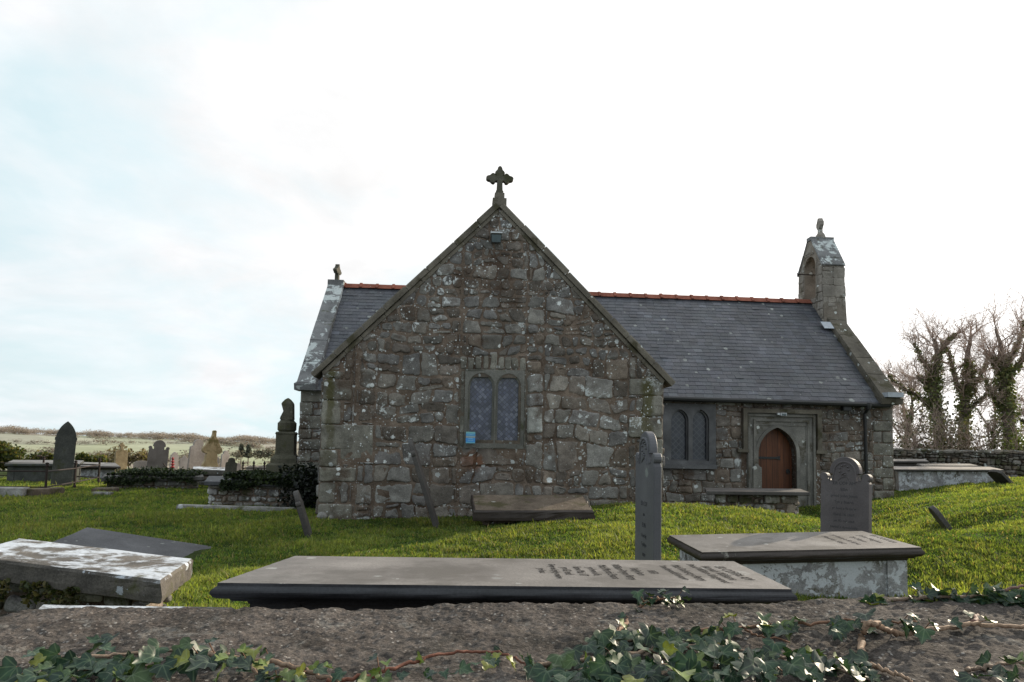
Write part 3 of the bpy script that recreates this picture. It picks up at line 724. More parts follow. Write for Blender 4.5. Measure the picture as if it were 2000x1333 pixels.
for xa, xb in ((WIN[0], l1_-.08), (l2_+.08, WIN[1])):
    z = WIN[2]
    while z < WIN[3]-.02: z2 = min(WIN[3], z+rnd.uniform(.2, .34)); z2 = WIN[3] if WIN[3]-z2 < .1 else z2; jam.append([(xa, z), (xb, z), (xb, z2), (xa, z2)]); z = z2
for za_, zb1 in ((WIN[2], zb0-.105), (zt_+.09, WIN[3])):
    for xa, xb in ((l1_-.08, .0), (.0, l2_+.08)): jam.append([(xa, za_), (xb, za_), (xb, zb1), (xa, zb1)])
V, Fc, C = stones(jam, rnd, .005, .016, tone_q); tstone.add(V, Fc, C)
tstone.build('facing_stone', M['rubble'], tw, smooth=True, col=True)
# nave walls
DX0, DX1, DZ = 6.36, 7.28, 2.13           # door
SUR = (5.98, 7.86, -.1, 2.56); NWIN = (4.1, 5.36, 1.14, 2.64)
npoly = [(NX0, -.1), (NX1, -.1), (NX1, 2.86), (NX0, 2.86)]
mb = MB()
dhole = archhole(DX0, DX1, -.09, 1.5, DZ)
V, Fc = extrude(npoly, NY, NY+.6, [dhole, [(NWIN[0]+.05, NWIN[2]+.05), (NWIN[1]-.05, NWIN[2]+.05), (NWIN[1]-.05, NWIN[3]-.05), (NWIN[0]+.05, NWIN[3]-.05)]]); mb.add(V, Fc)
endp = [(NY+.6, -.1), (2*NR-NY, -.1), (2*NR-NY, 2.86), (NR, 5.62), (NY+.6, 3.4)]
for xa in (NX0, NX1-.6):
    V, Fc = extrude([(NY+.602, -.1), (2*NR-NY, -.1), (2*NR-NY, 2.83), (NR, 5.62), (NY+.602, 3.37)], 0, .6)
    mb.add([(v_[1]+xa, v_[0], v_[2]) for v_ in V], [f[::-1] for f in Fc])
mb.box(((NX0+NX1)/2, 2*NR-NY-.3, 1.3), (NX1-NX0-1.22, .6, 2.8))
nw = mb.build('nave_wall', M['mortar'], church)
qs2 = []
for xa, sx in ((NX0, -1), (NX1, 1)):
    z = 0; alt = 0
    while z < 2.8:
        h = rnd.uniform(.22, .36); w_ = (.5 if alt else .28); z2 = min(z+h, 2.86)
        qs2.append((xa, xa+w_, z, z2) if sx < 0 else (xa-w_, xa, z, z2)); z = z2; alt ^= 1
ns = MB()
h2 = [NWIN, SUR]+qs2
P2 = rubble(npoly, .15, .3, .7, 2.1, rnd, h2, None, .03, .5, .05)
P2 = [p for p in P2 if not (sum(q[0] for q in p)/len(p) > XC-HW+.3 and sum(q[0] for q in p)/len(p) < XC+HW-.3)]
V, Fc, C = stones(P2, rnd, .011, .022, tone_church)
V2, F2, C2 = stones([[(a, c_), (b, c_), (b, d), (a, d)] for a, b, c_, d in qs2], rnd, .008, .026, tone_q)
ns.add([(v_[0], v_[1]+NY, v_[2]) for v_ in V], Fc, C); ns.add([(v_[0], v_[1]+NY, v_[2]) for v_ in V2], F2, C2)
for xa, sx in ((NX0, -1), (NX1, 1)):
    P2 = rubble([(NY, -.1), (2*NR-NY, -.1), (2*NR-NY, 2.86), (NR, 5.6), (NY, 2.86)], .18, .34, .8, 2.2, rnd)
    V, Fc, C = stones(P2, rnd, .013, .025, tone_church)
    if sx > 0: ns.add([(xa-v_[1], v_[0], v_[2]) for v_ in V], Fc, C)
    else: ns.add([(xa+v_[1], v_[0], v_[2]) for v_ in V], [f[::-1] for f in Fc], C)
ns.build('facing_stone', M['rubble'], nw, smooth=True, col=True)
# slate roofs: slope given by ridge point, along-axis, down-axis
def slates(o, au, dv, length, slope, clipf=None, w_=.21, ex=.145):
    mb = MB(); o, au, dv = np.array(o, float), np.array(au, float), np.array(dv, float); nn = np.cross(au, dv); nn = nn if nn[2] > 0 else -nn
    rows = int(slope/ex)+1
    for r_ in range(rows):
        t0, t1 = r_*ex, min((r_+1.35)*ex, slope+.04); x = -(.5*w_ if r_ % 2 else 0)
        while x < length:
            ww = w_*rnd.uniform(.9, 1.1); a, b = max(x, 0), min(x+ww-.004, length); x += ww
            if b-a < .03: continue
            if clipf and not clipf((a+b)/2, t0+ex*.5): continue
            tt = t1+rnd.uniform(-.008, .008); lift = .011+rnd.uniform(0, .005)*(3 if rnd.random() < .03 else 1)
            p = lambda s, t_, n_: o+au*s+dv*t_+nn*n_
            V = [p(a, t0, -.004), p(b, t0, -.004), p(b, tt, .006), p(a, tt, .006), p(a, t0, .004), p(b, t0, .004), p(b, tt, lift), p(a, tt, lift)]
            f = rnd.uniform(.82, 1.14)*(1.0 if rnd.random() > .04 else 1.35)
            c3 = (f*rnd.uniform(.97, 1.05), f, f*rnd.uniform(.97, 1.06))
            mb.add(V, [(4, 5, 6, 7), (3, 2, 6, 7)[::-1], (0, 3, 7, 4), (1, 2, 6, 5)[::-1]], c3)
    return mb
s45 = 1/math.sqrt(2)
RT = 5.78                                   # ridge height of the slate planes
nlen = NX1-.42-(NX0+.36); ns_len = (NR-NY+.18)/s45
nr = slates((NX0+.36, NR, RT), (1, 0, 0), (0, -s45, -s45), nlen, ns_len)
# solid deck under the slates
for sy in (-1, 1):
    d = ns_len*s45
    nr.add([(NX0+.3, NR, RT-.02), (NX1-.3, NR, RT-.02), (NX1-.3, NR+sy*d, RT-.02-d), (NX0+.3, NR+sy*d, RT-.02-d)], [(0, 1, 2, 3)], g(.8))
nroof = nr.build('nave_roof', M['slateroof'], church, col=True)
tl = NR-.25-.38
tr = MB()
for sx in (-1, 1):
    m2 = slates((XC, .36, RT+.02), (0, 1, 0), (sx*s45, 0, -s45), 6.2, (HW+.12)/s45, lambda s, t_: s < 3.75+t_*s45*-1+2.72)
    tr.add(m2.V, m2.F, m2.C)
    d = HW+.12
    tr.add([(XC, .3, RT), (XC, NR, RT), (XC+sx*d, NR-d, RT-d), (XC+sx*d, .3, RT-d)], [(0, 1, 2, 3)], g(.8))
troof = tr.build('transept_roof', M['slateroof'], church, col=True)
# terracotta ridge tiles
def ridge(p0, p1, parent, wob=0):
    mb = MB(); p0, p1 = np.array(p0, float), np.array(p1, float); L_ = np.linalg.norm(p1-p0); d = (p1-p0)/L_; s_ = np.cross(d, (0, 0, 1)); n = int(L_/.43)
    prof = [(-.15, -.10), (-.09, -.035), (-.04, .022), (0, .04), (.04, .022), (.09, -.035), (.15, -.10)]
    for i in range(n):
        a0, a1 = L_*i/n, L_*(i+1)/n-.006; dz = rnd.uniform(-.008, .008)
        for (e0, e1, gr_) in ((a0, a1, 0), (a0, a0+.07, .022)):
            V = [p0+d*e+s_*x*(1+gr_*3)+np.array([0, 0, z+gr_+dz]) for e in (e0, e1) for x, z in prof]
            k_ = len(prof); mb.add(V, [(j, j+1, k_+j+1, k_+j) for j in range(k_-1)]+[tuple(range(k_))[::-1], tuple(range(k_, 2*k_))])
    return mb.build('ridge_tiles', M['ridge'], parent)
ridge((NX0+.34, NR, RT+.03), (NX1-.5, NR, RT+.03), nroof); ridge((XC, .4, RT+.04), (XC, NR-.2, RT+.04), troof)
# gable copings
def coping(pa, pb, wid, th, mat, name, axis, n, jit=.012, proud=.06):
    # slabs laid along the slope from pa (foot) to pb (apex); 'axis' is the across direction
    mb = MB(); pa, pb, ax = np.array(pa, float), np.array(pb, float), np.array(axis, float); d = pb-pa; L_ = np.linalg.norm(d); d /= L_; up = np.cross(ax, d); up = up if up[2] > 0 else -up
    cuts = [0]+sorted((i+rnd.uniform(-.2, .2))/n for i in range(1, n))+[1]
    for i in range(n):
        a, b = cuts[i]*L_+.004, cuts[i+1]*L_-.004; o_ = rnd.uniform(-jit, jit); q = rnd.uniform(-jit, jit)
        P = lambda t_, w0, u_: pa+d*t_+ax*w0+up*u_
        b0, b1 = .012, th
        V = [P(a, -proud+q, 0), P(b, -proud+q, 0), P(b, wid+q, 0), P(a, wid+q, 0), P(a+.008, -proud+q+.012, th+o_), P(b-.008, -proud+q+.012, th+o_), P(b-.008, wid+q-.012, th+o_), P(a+.008, wid+q-.012, th+o_)]
        m_ = [P(a, -proud+q, th*.75+o_), P(b, -proud+q, th*.75+o_), P(b, wid+q, th*.75+o_), P(a, wid+q, th*.75+o_)]
        mb.add(V[:4]+m_, [(0, 3, 2, 1), (0, 1, 5, 4), (1, 2, 6, 5), (2, 3, 7, 6), (3, 0, 4, 7)]); mb.add(m_+V[4:], [(4, 5, 6, 7), (0, 1, 5, 4), (1, 2, 6, 5), (2, 3, 7, 6), (3, 0, 4, 7)])
    return mb
for sx in (-1, 1):
    foot = (XC+sx*(HW+.14), 0, EV-.14+.02); apex = (XC+sx*.0, 0, RZ+.02)
    mb = coping(foot, apex, .42, .095, None, '', (0, 1, 0), 8)
    m2 = coping((XC+sx*(HW-.02), 0, EV-.02-.055), (XC, 0, RZ-.065), .3, .07, None, '', (0, 1, 0), 9, .004, .03); mb.add(m2.V, m2.F)
    mb.build('gable_coping', M['coping'], church)
mb = MB(); mb.box((XC, .17, RZ+.1), (.24, .3, .2)); mb.box((XC, .17, RZ+.24), (.17, .2, .14)); mb.build('apex_stone', M['coping'], church)
for xa, mat_, w_ in ((NX0-.05, M['copingw'], .42), (NX1-.42, M['coping'], .46)):
    for sy in (-1, 1):
        mb = coping((xa, NR+sy*(NR-NY+.16), 2.74), (xa, NR, RT-.12), w_, .2, None, '', (1, 0, 0), 5, .006, .0)
        mb.build('nave_coping', mat_, church)
        # kneeler stone at the foot
        kb = MB(); y_ = NR+sy*(NR-NY+.04)
        kb.hexa([(xa-.03, y_-.26, 2.72), (xa+w_+.015, y_-.26, 2.72), (xa+w_+.015, y_+.2, 2.72), (xa-.03, y_+.2, 2.72), (xa-.03, y_-.3, 2.86), (xa+w_+.015, y_-.3, 2.86), (xa+w_+.015, y_+.2, 2.98), (xa-.03, y_+.2, 2.98)])
        kb.build('kneeler', mat_, church)
# flashing patches on the right gable
mb = MB(); Mx = Matrix.Translation((NX1-.28, 6.02-.12, 4.97-.02)) @ Matrix.Rotation(R(45), 4, 'X'); mb.box((-.2, -.03, .03), (.4, .3, .01), M=Mx); mb.build('flashing', M['lead'], church); mb = MB()
Mx = Matrix.Translation((NX1-.17, 3.72, 2.90)); mb.box((-.02, .02, .035), (.38, .34, .11), M=Mx); mb.build('flashing', M['lead'], church)
# crosses
def trefoil_cross(h, w_, th, y0):
    a = .046; arm = w_/2; zc = h*.58
    def bud(cx, cz, ang): return [(cx+(.074+.020*math.cos(3*t_))*math.cos(t_+R(ang)), cz+(.074+.020*math.cos(3*t_))*math.sin(t_+R(ang))) for t_ in np.linspace(R(-143), R(143), 27)]
    pts = [(-a*1.2, 0), (a*1.2, 0), (a, zc-a)]+bud(arm-.09, zc, 0)+[(a, zc+a)]+bud(0, h-.09, 90)+[(-a, zc+a)]+bud(-arm+.09, zc, 180)+[(-a, zc-a)]
    return extrude(pts, y0, y0+th)
V, Fc = trefoil_cross(.50, .47, .11, -.055)
mb = MB().add(V, Fc); mb.xf(Matrix.Translation((XC, .17, RZ+.30))); mb.box((XC, .17, RZ+.33), (.13, .14, .06))
mb.build('gable_cross', M['cross'], church)
mb = MB().add(V, Fc); mb.lathe([(.12, -.1), (.1, .0), (.06, .06)], 8); mb.xf(Matrix.Translation((NX0+.16, NR, RT+.12)) @ Matrix.Rotation(R(83), 4, 'Z') @ Matrix.Scale(.92, 4))
mb.build('gable_cross', M['cross'], church)
mb = MB(); mb.box((NX0+.16, NR, RT+.02), (.42, .36, .2)); mb.build('apex_stone', M['copingw'], church)
# bellcote
bx0, bx1, by0, by1 = 9.17, 9.8, 6.2, 7.5
mb = MB(); zb, zs, za = 4.7, 6.66, 7.52
outl = [(by0-.12, 4.9), (by1+.12, 4.9), (by1+.03, 5.9), (by1, zs), ((by0+by1)/2+.12, za), ((by0+by1)/2-.12, za), (by0, zs), (by0-.03, 5.9)]
V, Fc = extrude(outl, bx0, bx1, [archhole(6.55, 7.15, 5.86, 6.76, 7.07)])
mb.add([(v_[1], v_[0], v_[2]) for v_ in V], [f[::-1] for f in Fc], (.8, .77, .74))
bc = mb.build('bellcote', M['bell'], church, col=True)
P2 = rubble([(bx0-.01, 4.93), (bx1+.01, 4.93), (bx1+.0, zs-.02), (bx0, zs-.02)], .2, .34, 1, 2.2, rnd, (), None, .006, .2)
def tone_b(c, r_, s_): f = r_.uniform(.9, 1.1); return (f, f, f)
V, Fc, C = stones(P2, rnd, .005, .006, tone_b)
st = MB().add([(v_[0], v_[1]+by0-.03-.04*(6.66-v_[2])/1.7, v_[2]) for v_ in V], Fc, C)
P2 = rubble([(by0-.04, 4.95), (by1+.04, 4.95), (by1, zs), ((by0+by1)/2, za-.1), (by0, zs)], .2, .34, .8, 1.8, rnd, [(6.52, 7.18, 5.84, 7.1)], None, .006, .2)
V, Fc, C = stones(P2, rnd, .006, .012, tone_b); st.add([(bx0+v_[1], v_[0], v_[2]) for v_ in V], [f[::-1] for f in Fc], C)
st.build('bellcote_stone', M['bell'], bc, smooth=True, col=True)
mb = MB()
for sy in (-1, 1):
    m2 = coping((bx0-.02, (by0+by1)/2+sy*((by1-by0)/2+.02), zs-.0), (bx0-.02, (by0+by1)/2+sy*.08, za+.03), bx1-bx0+.04, .045, None, '', (1, 0, 0), 3, .006, 0); mb.add(m2.V, m2.F)
mb.box(((bx0+bx1)/2, (by0+by1)/2, za+.06), (bx1-bx0+.05, .24, .1)); mb.build('bellcote_cap', M['copingw'], bc)
mb = MB(); mb.tube([(bx0-.36, 6.85, 6.56), (bx1+.1, 6.85, 6.56)], .016, 6); mb.tube([(bx0-.36, 6.85, 6.52), (bx0-.36, 6.85, 6.6)], .014, 6); mb.build('bell_bar', M['iron'], bc)
hd = [(-.06, 0), (.06, 0), (.05, .22)]+arc(0, .36, .15, -62, -28, 4)+[(.17, .31), (.17, .41)]+arc(0, .36, .15, 28, 62, 4)+[(.055, .53), (-.055, .53)]+arc(0, .36, .15, 118, 152, 4)+[(-.17, .41), (-.17, .31)]+arc(0, .36, .15, 208, 242, 4)+[(-.05, .22)]
V, Fc = extrude(hd, -.055, .055); mb = MB().add(V, Fc); mb.lathe([(.17, -.06), (.13, .06), (.08, .12)], 4, R(45)); mb.xf(Matrix.Translation(((bx0+bx1)/2, 6.85, za+.14)) @ Matrix.Rotation(R(78), 4, 'Z')); mb.build('bellcote_cross', M['bell'], church, col=True)
# gutter and downpipe
mb = MB(); gy = NY-.22; gx0 = XC+HW+.05
mb.tube([(gx0, gy, 2.74), (NX1-.2, gy, 2.70)], .055, 8); mb.box(((gx0+NX1)/2-.1, NY-.05, 2.73), (NX1-gx0-.3, .1, .1)); mb.build('gutter', M['black'], church)
dpx = CH(1691, 850, NY-.1)[0]
mb = MB(); mb.tube([(dpx, gy, 2.72), (dpx, gy+.02, 2.6), (dpx, NY-.08, 2.5), (dpx+.02, NY-.08, .2)], .038, 8)
mb.lathe([(.06, 0), (.075, .08), (.075, .14)], 8, c=(dpx, gy, 2.6))
for z in (2.3, 1.5, .8): mb.lathe([(.052, 0), (.052, .05)], 8, c=(dpx+.01, NY-.08, z))
mb.build('downpipe', M['black'], church)
# transept window
frame = [(WIN[0], WIN[2]), (WIN[1], WIN[2]), (WIN[1], WIN[3]), (WIN[0], WIN[3])]
def light_x(a, b): return CH(a, 800, 0.1)[0], CH(b, 800, 0.1)[0]
l1 = light_x(916, 962); l2 = light_x(970, 1014); zt = CH(940, 733, .1)[1]; zb_ = CH(940, 864, .1)[1]
fo = [(l1[0]-.075, zb_-.10), (l2[1]+.075, zb_-.10), (l2[1]+.075, zt+.085), (l1[0]-.075, zt+.085)]
win = MB().add(*extrude(fo, -.012, .3, [archhole(l1[0]-.02, l1[1]+.02, zb_-.02, zt-.20, zt+.03), archhole(l2[0]-.02, l2[1]+.02, zb_-.02, zt-.20, zt+.03)])).build('window', M['winframe'], church)
mb = MB()
for a, b in (l1, l2):
    for off, y0, y1 in ((.0, .04, .12),):
        mb.add(*extrude(archhole(a-.03, b+.03, zb_-.03, zt-.2, zt+.04), y0, y1, [archhole(a+.012, b-.012, zb_+.02, zt-.2, zt-.01)]))
mb.build('moulded_frame', M['winframe'], win)
for a, b in (l1, l2):
    V, Fc = extrude(archhole(a-.02, b+.02, zb_-.02, zt-.2, zt+.02), .11, .13); obj('leaded_glass', V, Fc, M['glass'], win)
mb = MB(); gx0_, gx1_, gz0, gz1_ = WIN[0]-.02, WIN[1]+.05, WIN[2]-.02, WIN[3]+.02
n = 52
for i in range(n+1): x = gx0_+(gx1_-gx0_)*i/n; mb.box((x, -.075+.004*math.sin(i), (gz0+gz1_)/2), (.0024, .0024, gz1_-gz0))
n = 62
for i in range(n+1): z = gz0+(gz1_-gz0)*i/n; mb.box(((gx0_+gx1_)/2, -.079, z), (gx1_-gx0_, .0024, .0024))
mb.build('wire_guard', M['wire'], win)
# nave window
a1 = (CH(1310, 850, NY)[0], CH(1344, 850, NY)[0]); a2 = (CH(1352, 850, NY)[0], CH(1384, 850, NY)[0]); zt = CH(1330, 800, NY)[1]; zb_ = CH(1330, 900, NY)[1]
fr = [(NWIN[0], NWIN[2]), (NWIN[1], NWIN[2]), (NWIN[1], NWIN[3]), (NWIN[0], NWIN[3])]
w2 = MB().add(*extrude(fr, NY-.03, NY+.3, [archhole(p[0], p[1], zb_, zt-.26, zt) for p in (a1, a2)])).build('window', M['frame2'], church)
mb = MB()
for p in (a1, a2): mb.add(*extrude(archhole(p[0]-.01, p[1]+.01, zb_-.01, zt-.26, zt+.01), NY+.05, NY+.1, [archhole(p[0]+.03, p[1]-.03, zb_+.03, zt-.26, zt-.04)]))
mb.box(((NWIN[0]+NWIN[1])/2, NY-.06, NWIN[2]+.05), (NWIN[1]-NWIN[0], .1, .1))
mb.build('moulded_frame', M['frame2'], w2)
for p in (a1, a2): obj('leaded_glass', *extrude(archhole(p[0]-.01, p[1]+.01, zb_-.01, zt-.26, zt), NY+.11, NY+.13), M['glass2'], w2)
# doorway: stepped square surround with hood mould
so_ = [(SUR[0], SUR[2]), (SUR[1], SUR[2]), (SUR[1], SUR[3]), (SUR[0], SUR[3])]
ds = MB(); dh = lambda e, dz_: archhole(DX0-e, DX1+e, -.09, 1.5, DZ+dz_)
ds.add(*extrude([(SUR[0]+.12, -.1), (SUR[1]-.12, -.1), (SUR[1]-.12, SUR[3]-.1), (SUR[0]+.12, SUR[3]-.1)], NY-.03, NY+.2, [dh(.0, 0)]))
surround = ds.build('doorway', M['dressed'], church)
mb = MB()
def u_frame(x0, x1, z0, z1, w_, y0, y1):
    mb.add(*extrude([(x0, z0), (x0+w_, z0), (x0+w_, z1-w_), (x1-w_, z1-w_), (x1-w_, z0), (x1, z0), (x1, z1), (x0, z1)], y0, y1))
u_frame(SUR[0]+.13, SUR[1]-.13, -.1, SUR[3]-.12, .055, NY-.075, NY-.028)
u_frame(SUR[0]+.27, SUR[1]-.27, -.1, SUR[3]-.24, .05, NY-.06, NY-.028)
u_frame(SUR[0]+.32, SUR[1]-.32, .9, SUR[3]-.36, .025, NY-.045, NY-.028)
mb.add(*extrude(dh(.075, .075), NY-.055, NY-.028, [dh(.0, 0)]))
mb.build('moulding', M['dressed'], surround)
mb = MB()
u_frame(SUR[0], SUR[1], 1.62, SUR[3], .10, NY-.12, NY+.05)
for x in (SUR[0]-.02, SUR[1]-.02): mb.box((x+.02, NY-.035, 1.58), (.26, .17, .08))
mb.build('hood_mould', M['coping'], surround)
door = obj('door', *extrude(archhole(DX0-.03, DX1+.03, -.08, 1.5, DZ+.03), NY+.2, NY+.26), M['door'], surround)
for z in (1.42, .45):
    mb = MB(); mb.box(((DX0+DX1)/2-.18, NY+.185, z), (.52, .02, .05))
    mb.add(*extrude([(DX0-.02, z-.1), (DX0+.07, z-.02), (DX0+.07, z+.02), (DX0-.02, z+.1)], NY+.175, NY+.195))
    mb.add(*extrude([((DX0+DX1)/2+.08, z-.025), ((DX0+DX1)/2+.18, z-.05), ((DX0+DX1)/2+.15, z), ((DX0+DX1)/2+.18, z+.05), ((DX0+DX1)/2+.08, z+.025)], NY+.175, NY+.195)); mb.build('strap_hinge', M['black'], surround)
mb = MB(); mb.lathe([(.05, 0), (.05, .015)], 10); mb.xf(Matrix.Translation((DX1-.1, NY+.2, 1.12)) @ Matrix.Rotation(R(90), 4, 'X')); mb.tube([(DX1-.1+.045*math.cos(a), NY+.175, 1.09+.045*math.sin(a)) for a in np.linspace(0, 6.2, 14)], .008, 6); mb.build('ring_handle', M['black'], surround)
def LW(lx, ly, z): return (OX+cs*lx-sn*ly, OY+sn*lx+cs*ly, z)
# fittings on the walls
x, z = CH(969, 468, -.1)
fl = thing('floodlight', 'small dark floodlight fixed high on the transept gable', 'floodlight', LW(x, -.035, z), PSI)
mb = MB(); mb.hexa([(-.075, -.12, -.07), (.075, -.12, -.07), (.09, 0, -.05), (-.09, 0, -.05), (-.09, -.16, .06), (.09, -.16, .06), (.09, 0, .07), (-.09, 0, .07)]); mb.build('casing', M['lampbody'], fl)
mb = MB(); mb.hexa([(-.07, -.128, -.065), (.07, -.128, -.065), (.07, -.11, -.065), (-.07, -.11, -.065), (-.08, -.166, .05), (.08, -.166, .05), (.08, -.14, .05), (-.08, -.14, .05)]); mb.build('glass', M['lampglass'], fl)
mb = MB(); mb.box((0, -.09, .085), (.2, .2, .02)); mb.build('lid', M['lampwhite'], fl)
x, z = CH(1529, 810, NY-.15)
fl = thing('floodlight', 'small silvery lamp mounted above the arched church door', 'floodlight', LW(x, NY-.09, z), PSI)
mb = MB(); mb.box((0, -.07, 0), (.13, .1, .07)); mb.box((-.1, -.05, .01), (.06, .06, .05)); mb.build('casing', M['lampwhite'], fl)
mb = MB(); mb.box((0, -.125, -.005), (.1, .012, .05)); mb.build('glass', M['lampglass'], fl)
mb = MB(); mb.box((0, -.01, 0), (.05, .03, .05)); mb.build('bracket', M['black'], fl)
x, z = CH(1652, 797, NY-.08)
jb = thing('junction_box', 'black box with looping cable under the nave eaves', 'box', LW(x, NY-.03, z), PSI)
mb = MB(); mb.box((0, -.06, 0), (.2, .12, .14)); mb.box((0, -.125, 0), (.17, .012, .11)); mb.build('casing', M['black'], jb)
mb = MB(); mb.tube(spline([(.1, -.04, -.02), (.2, -.03, .0), (.32, -.03, .03), (.42, -.03, .02)], 14), .009, 6); mb.tube(spline([(.06, -.04, -.06), (.1, -.03, -.2), (.18, -.03, -.22), (.2, -.03, -.05)], 14), .008, 6); mb.tube(spline([(.55, -.03, .02), (.8, -.03, .03), (1.0, -.02, .04)], 10), .009, 6); mb.build('cable', M['black'], jb)
x, z = CH(919, 855, -.1)
nt_ = thing('notice', 'small blue and cream notice fixed to the window guard', 'notice', LW(x, -.09, z), PSI)
mb = MB(); mb.box((0, 0, 0), (.155, .008, .19)); mb.build('card', M['notice'], nt_)
mb = MB()
for zz in (.045, .012, -.02, -.05): mb.box((0, -.0055, zz), (.11 if zz > 0 else .09, .002, .008))
mb.build('print', plain('notice_print', (.25, .5, .62), .6), nt_)
V, Fc = MB().lathe([(.0, 0), (.07, .02), (.085, .06), (.06, .1), (.0, .11)], 9).V, None
for px, py, s_, lb in ((629, 1004, 1, 'round white boulder at the left foot of the transept corner'), (646, 1010, .6, 'smaller white cobble in the grass by the transept corner')):
    mb = MB().lathe([(.01, -.04), (.07, .0), (.085, .05), (.06, .1), (.01, .12)], 9); mb.V = [(v_[0]*s_*(1+.2*math.sin(v_[1]*40)), v_[1]*s_, v_[2]*s_) for v_ in mb.V]
    p = W(px, py, 11.25); o = mb.build('boulder', M['whitestone'], None, True, True); o.location = (p[0], p[1], gz1(p[0], p[1])); tag(o, lb, 'stone')
# ------------------------------------------------------------------ lettering
def text(body, size, align='CENTER'):
    cu = bpy.data.curves.new('lettering', 'FONT'); cu.body = body; cu.size = size; cu.align_x = align; cu.extrude = .0006; cu.resolution_u = 2
    cu.space_line = 1.0
    o = bpy.data.objects.new('lettering', cu); COL.objects.link(o)
    bpy.context.view_layer.update()
    me = bpy.data.meshes.new_from_object(o.evaluated_get(bpy.context.evaluated_depsgraph_get()))
    V = [tuple(v_.co) for v_ in me.vertices]; Fc = [tuple(p.vertices) for p in me.polygons]
    bpy.data.objects.remove(o); bpy.data.curves.remove(cu); bpy.data.meshes.remove(me)
    return V, Fc
# ------------------------------------------------------------------ chest tombs and ledgers
def frame4(nl, nr, fr, fl):
    nl, nr, fr, fl = map(np.array, (nl, nr, fr, fl)); c = (nl+nr+fr+fl)/4
    ux = ((nr-nl)+(fr-fl))/2; L_ = math.hypot(ux[0], ux[1]); a = math.atan2(ux[1], ux[0])
    uy = ((fl-nl)+(fr-nr))/2; W_ = -math.sin(a)*uy[0]+math.cos(a)*uy[1]
    k_ = (math.cos(a)*uy[0]+math.sin(a)*uy[1])/W_; ta = ux[2]/L_
    return c, L_, W_, a, (ta, (uy[2]-ta*k_*W_)/W_), k_
def para(nr, fr, fl): return (fl+nr-fr, nr, fr, fl)
BULL = [(.095, -.135), (.092, -.118), (.070, -.112), (.055, -.108), (.048, -.094)]+[(.040-.040*math.cos(R(a_)), -.050+.040*math.sin(R(a_))) for a_ in np.linspace(-80, 42, 11)]+[(.016, -.016), (.017, 0)]
def tomb(name, label, corners, th, mats, rings=None, group=None, inset=.1, body='plain', jit=0, sub=1, cat_='tomb', gdrop=.06, textures=None, skirt=True, seed=1):
    c, L_, W_, a, tilt, skew = frame4(*corners); zg = gz1(c[0], c[1])-gdrop
    o = thing(name, label, cat_, (c[0], c[1], zg), a, group); H = c[2]-zg
    rings = rings or [(.01, -th), (0, -th*.85), (0, -th*.15), (.008, 0)]
    k_ = th/.125 if rings is BULL else 1
    rings = [(i, z*k_) for i, z in rings]
    n_edge = len(rings)
    if rings[0] == (.095, -.135*k_) and not jit: jit, sub = .0022, 24
    mb = MB().rects(L_, W_, rings, tilt, H, jit, sub, seed)
    top = mats[0]; edge = mats[1] if len(mats) > 2 else None
    if edge is not None:
        n_ = 4*sub; Fc = mb.F; side = Fc[:-1]; cap = [Fc[-1]]
        e = obj('slab', mb.V, side, edge, o); Vt = [mb.V[i] for i in cap[0]]
        # split the cap so that grain shows on the top face only
        obj('slab_top', Vt, [tuple(range(len(Vt)))], top, e)
    else:
        e = mb.build('slab', top, o)
    hb = H-th+.01-abs(tilt[0])*L_*.0
    NOGRASS.append((c[0], c[1], L_-2*inset, W_-2*inset, a))
    bm = mats[-1]
    Lb, Wb = L_-2*inset, W_-2*inset
    if body == 'plain' or body == 'panel':
        mb = MB()
        def topz(x, y): return H-th+.004+tilt[0]*x+tilt[1]*y
        def blk(x0, y0, x1, y1, cut=0):
            cn = [(x0, y0), (x1, y0), (x1, y1), (x0, y1)]
            mb.hexa([(x, y, -.1) for x, y in cn]+[(x, y, topz(x, y)-cut) for x, y in cn])
        blk(-Lb/2+.02, -Wb/2+.02, Lb/2-.02, Wb/2-.02, .003)
        if body == 'panel':
            for sx in (-1, 1):
                for sy in (-1, 1):
                    x, y = sx*(Lb/2-.09), sy*(Wb/2-.07); blk(x-.09, y-.07, x+.09, y+.07)
        mb.build('chest', bm, o)
    elif body == 'rubble':
        mb = MB(); core = MB()
        def tz(x, y): return H-th+tilt[0]*x+tilt[1]*y
        cn = [(-Lb/2+.05, -Wb/2+.05), (Lb/2-.05, -Wb/2+.05), (Lb/2-.05, Wb/2-.05), (-Lb/2+.05, Wb/2-.05)]
        core.hexa([(x, y, -.1) for x, y in cn]+[(x, y, tz(x, y)+.002) for x, y in cn])
        rn = random.Random(seed*31+5)
        for (ang, ln, off) in ((0, Lb, Wb/2), (90, Wb, Lb/2), (180, Lb, Wb/2), (270, Wb, Lb/2)):
            hh = max(hb, .12)
            P2 = rubble([(-ln/2, -.1), (ln/2, -.1), (ln/2, hh+.02), (-ln/2, hh+.02)], .10, .2, .9, 2.2, rn, (), None, .02, .4)
            V, Fc, C = stones(P2, rn, .012, .045, tone_any, .012)
            def warp(v_):
                q = Matrix.Rotation(R(ang), 4, 'Z') @ Vector((v_[0], v_[1]-off+.05, v_[2])); f = (v_[2]+.1)/(hh+.12); q.z = -.1+f*(tz(q.x, q.y)+.1); return tuple(q)
            mb.add([warp(v_) for v_ in V], Fc, C)
        ch = core.build('chest', M['mortar'], o); mb.build('facing_stone', bm, ch, True, True)
    for ob_ in [x for x in o.children_recursive if x.type == 'MESH']:
        for v_ in ob_.data.vertices: v_.co.z += tilt[0]*skew*v_.co.y*(1 if v_.co.z > 0 else 0); v_.co.x += skew*v_.co.y
    return o, e, (c, L_, W_, a, tilt, H)
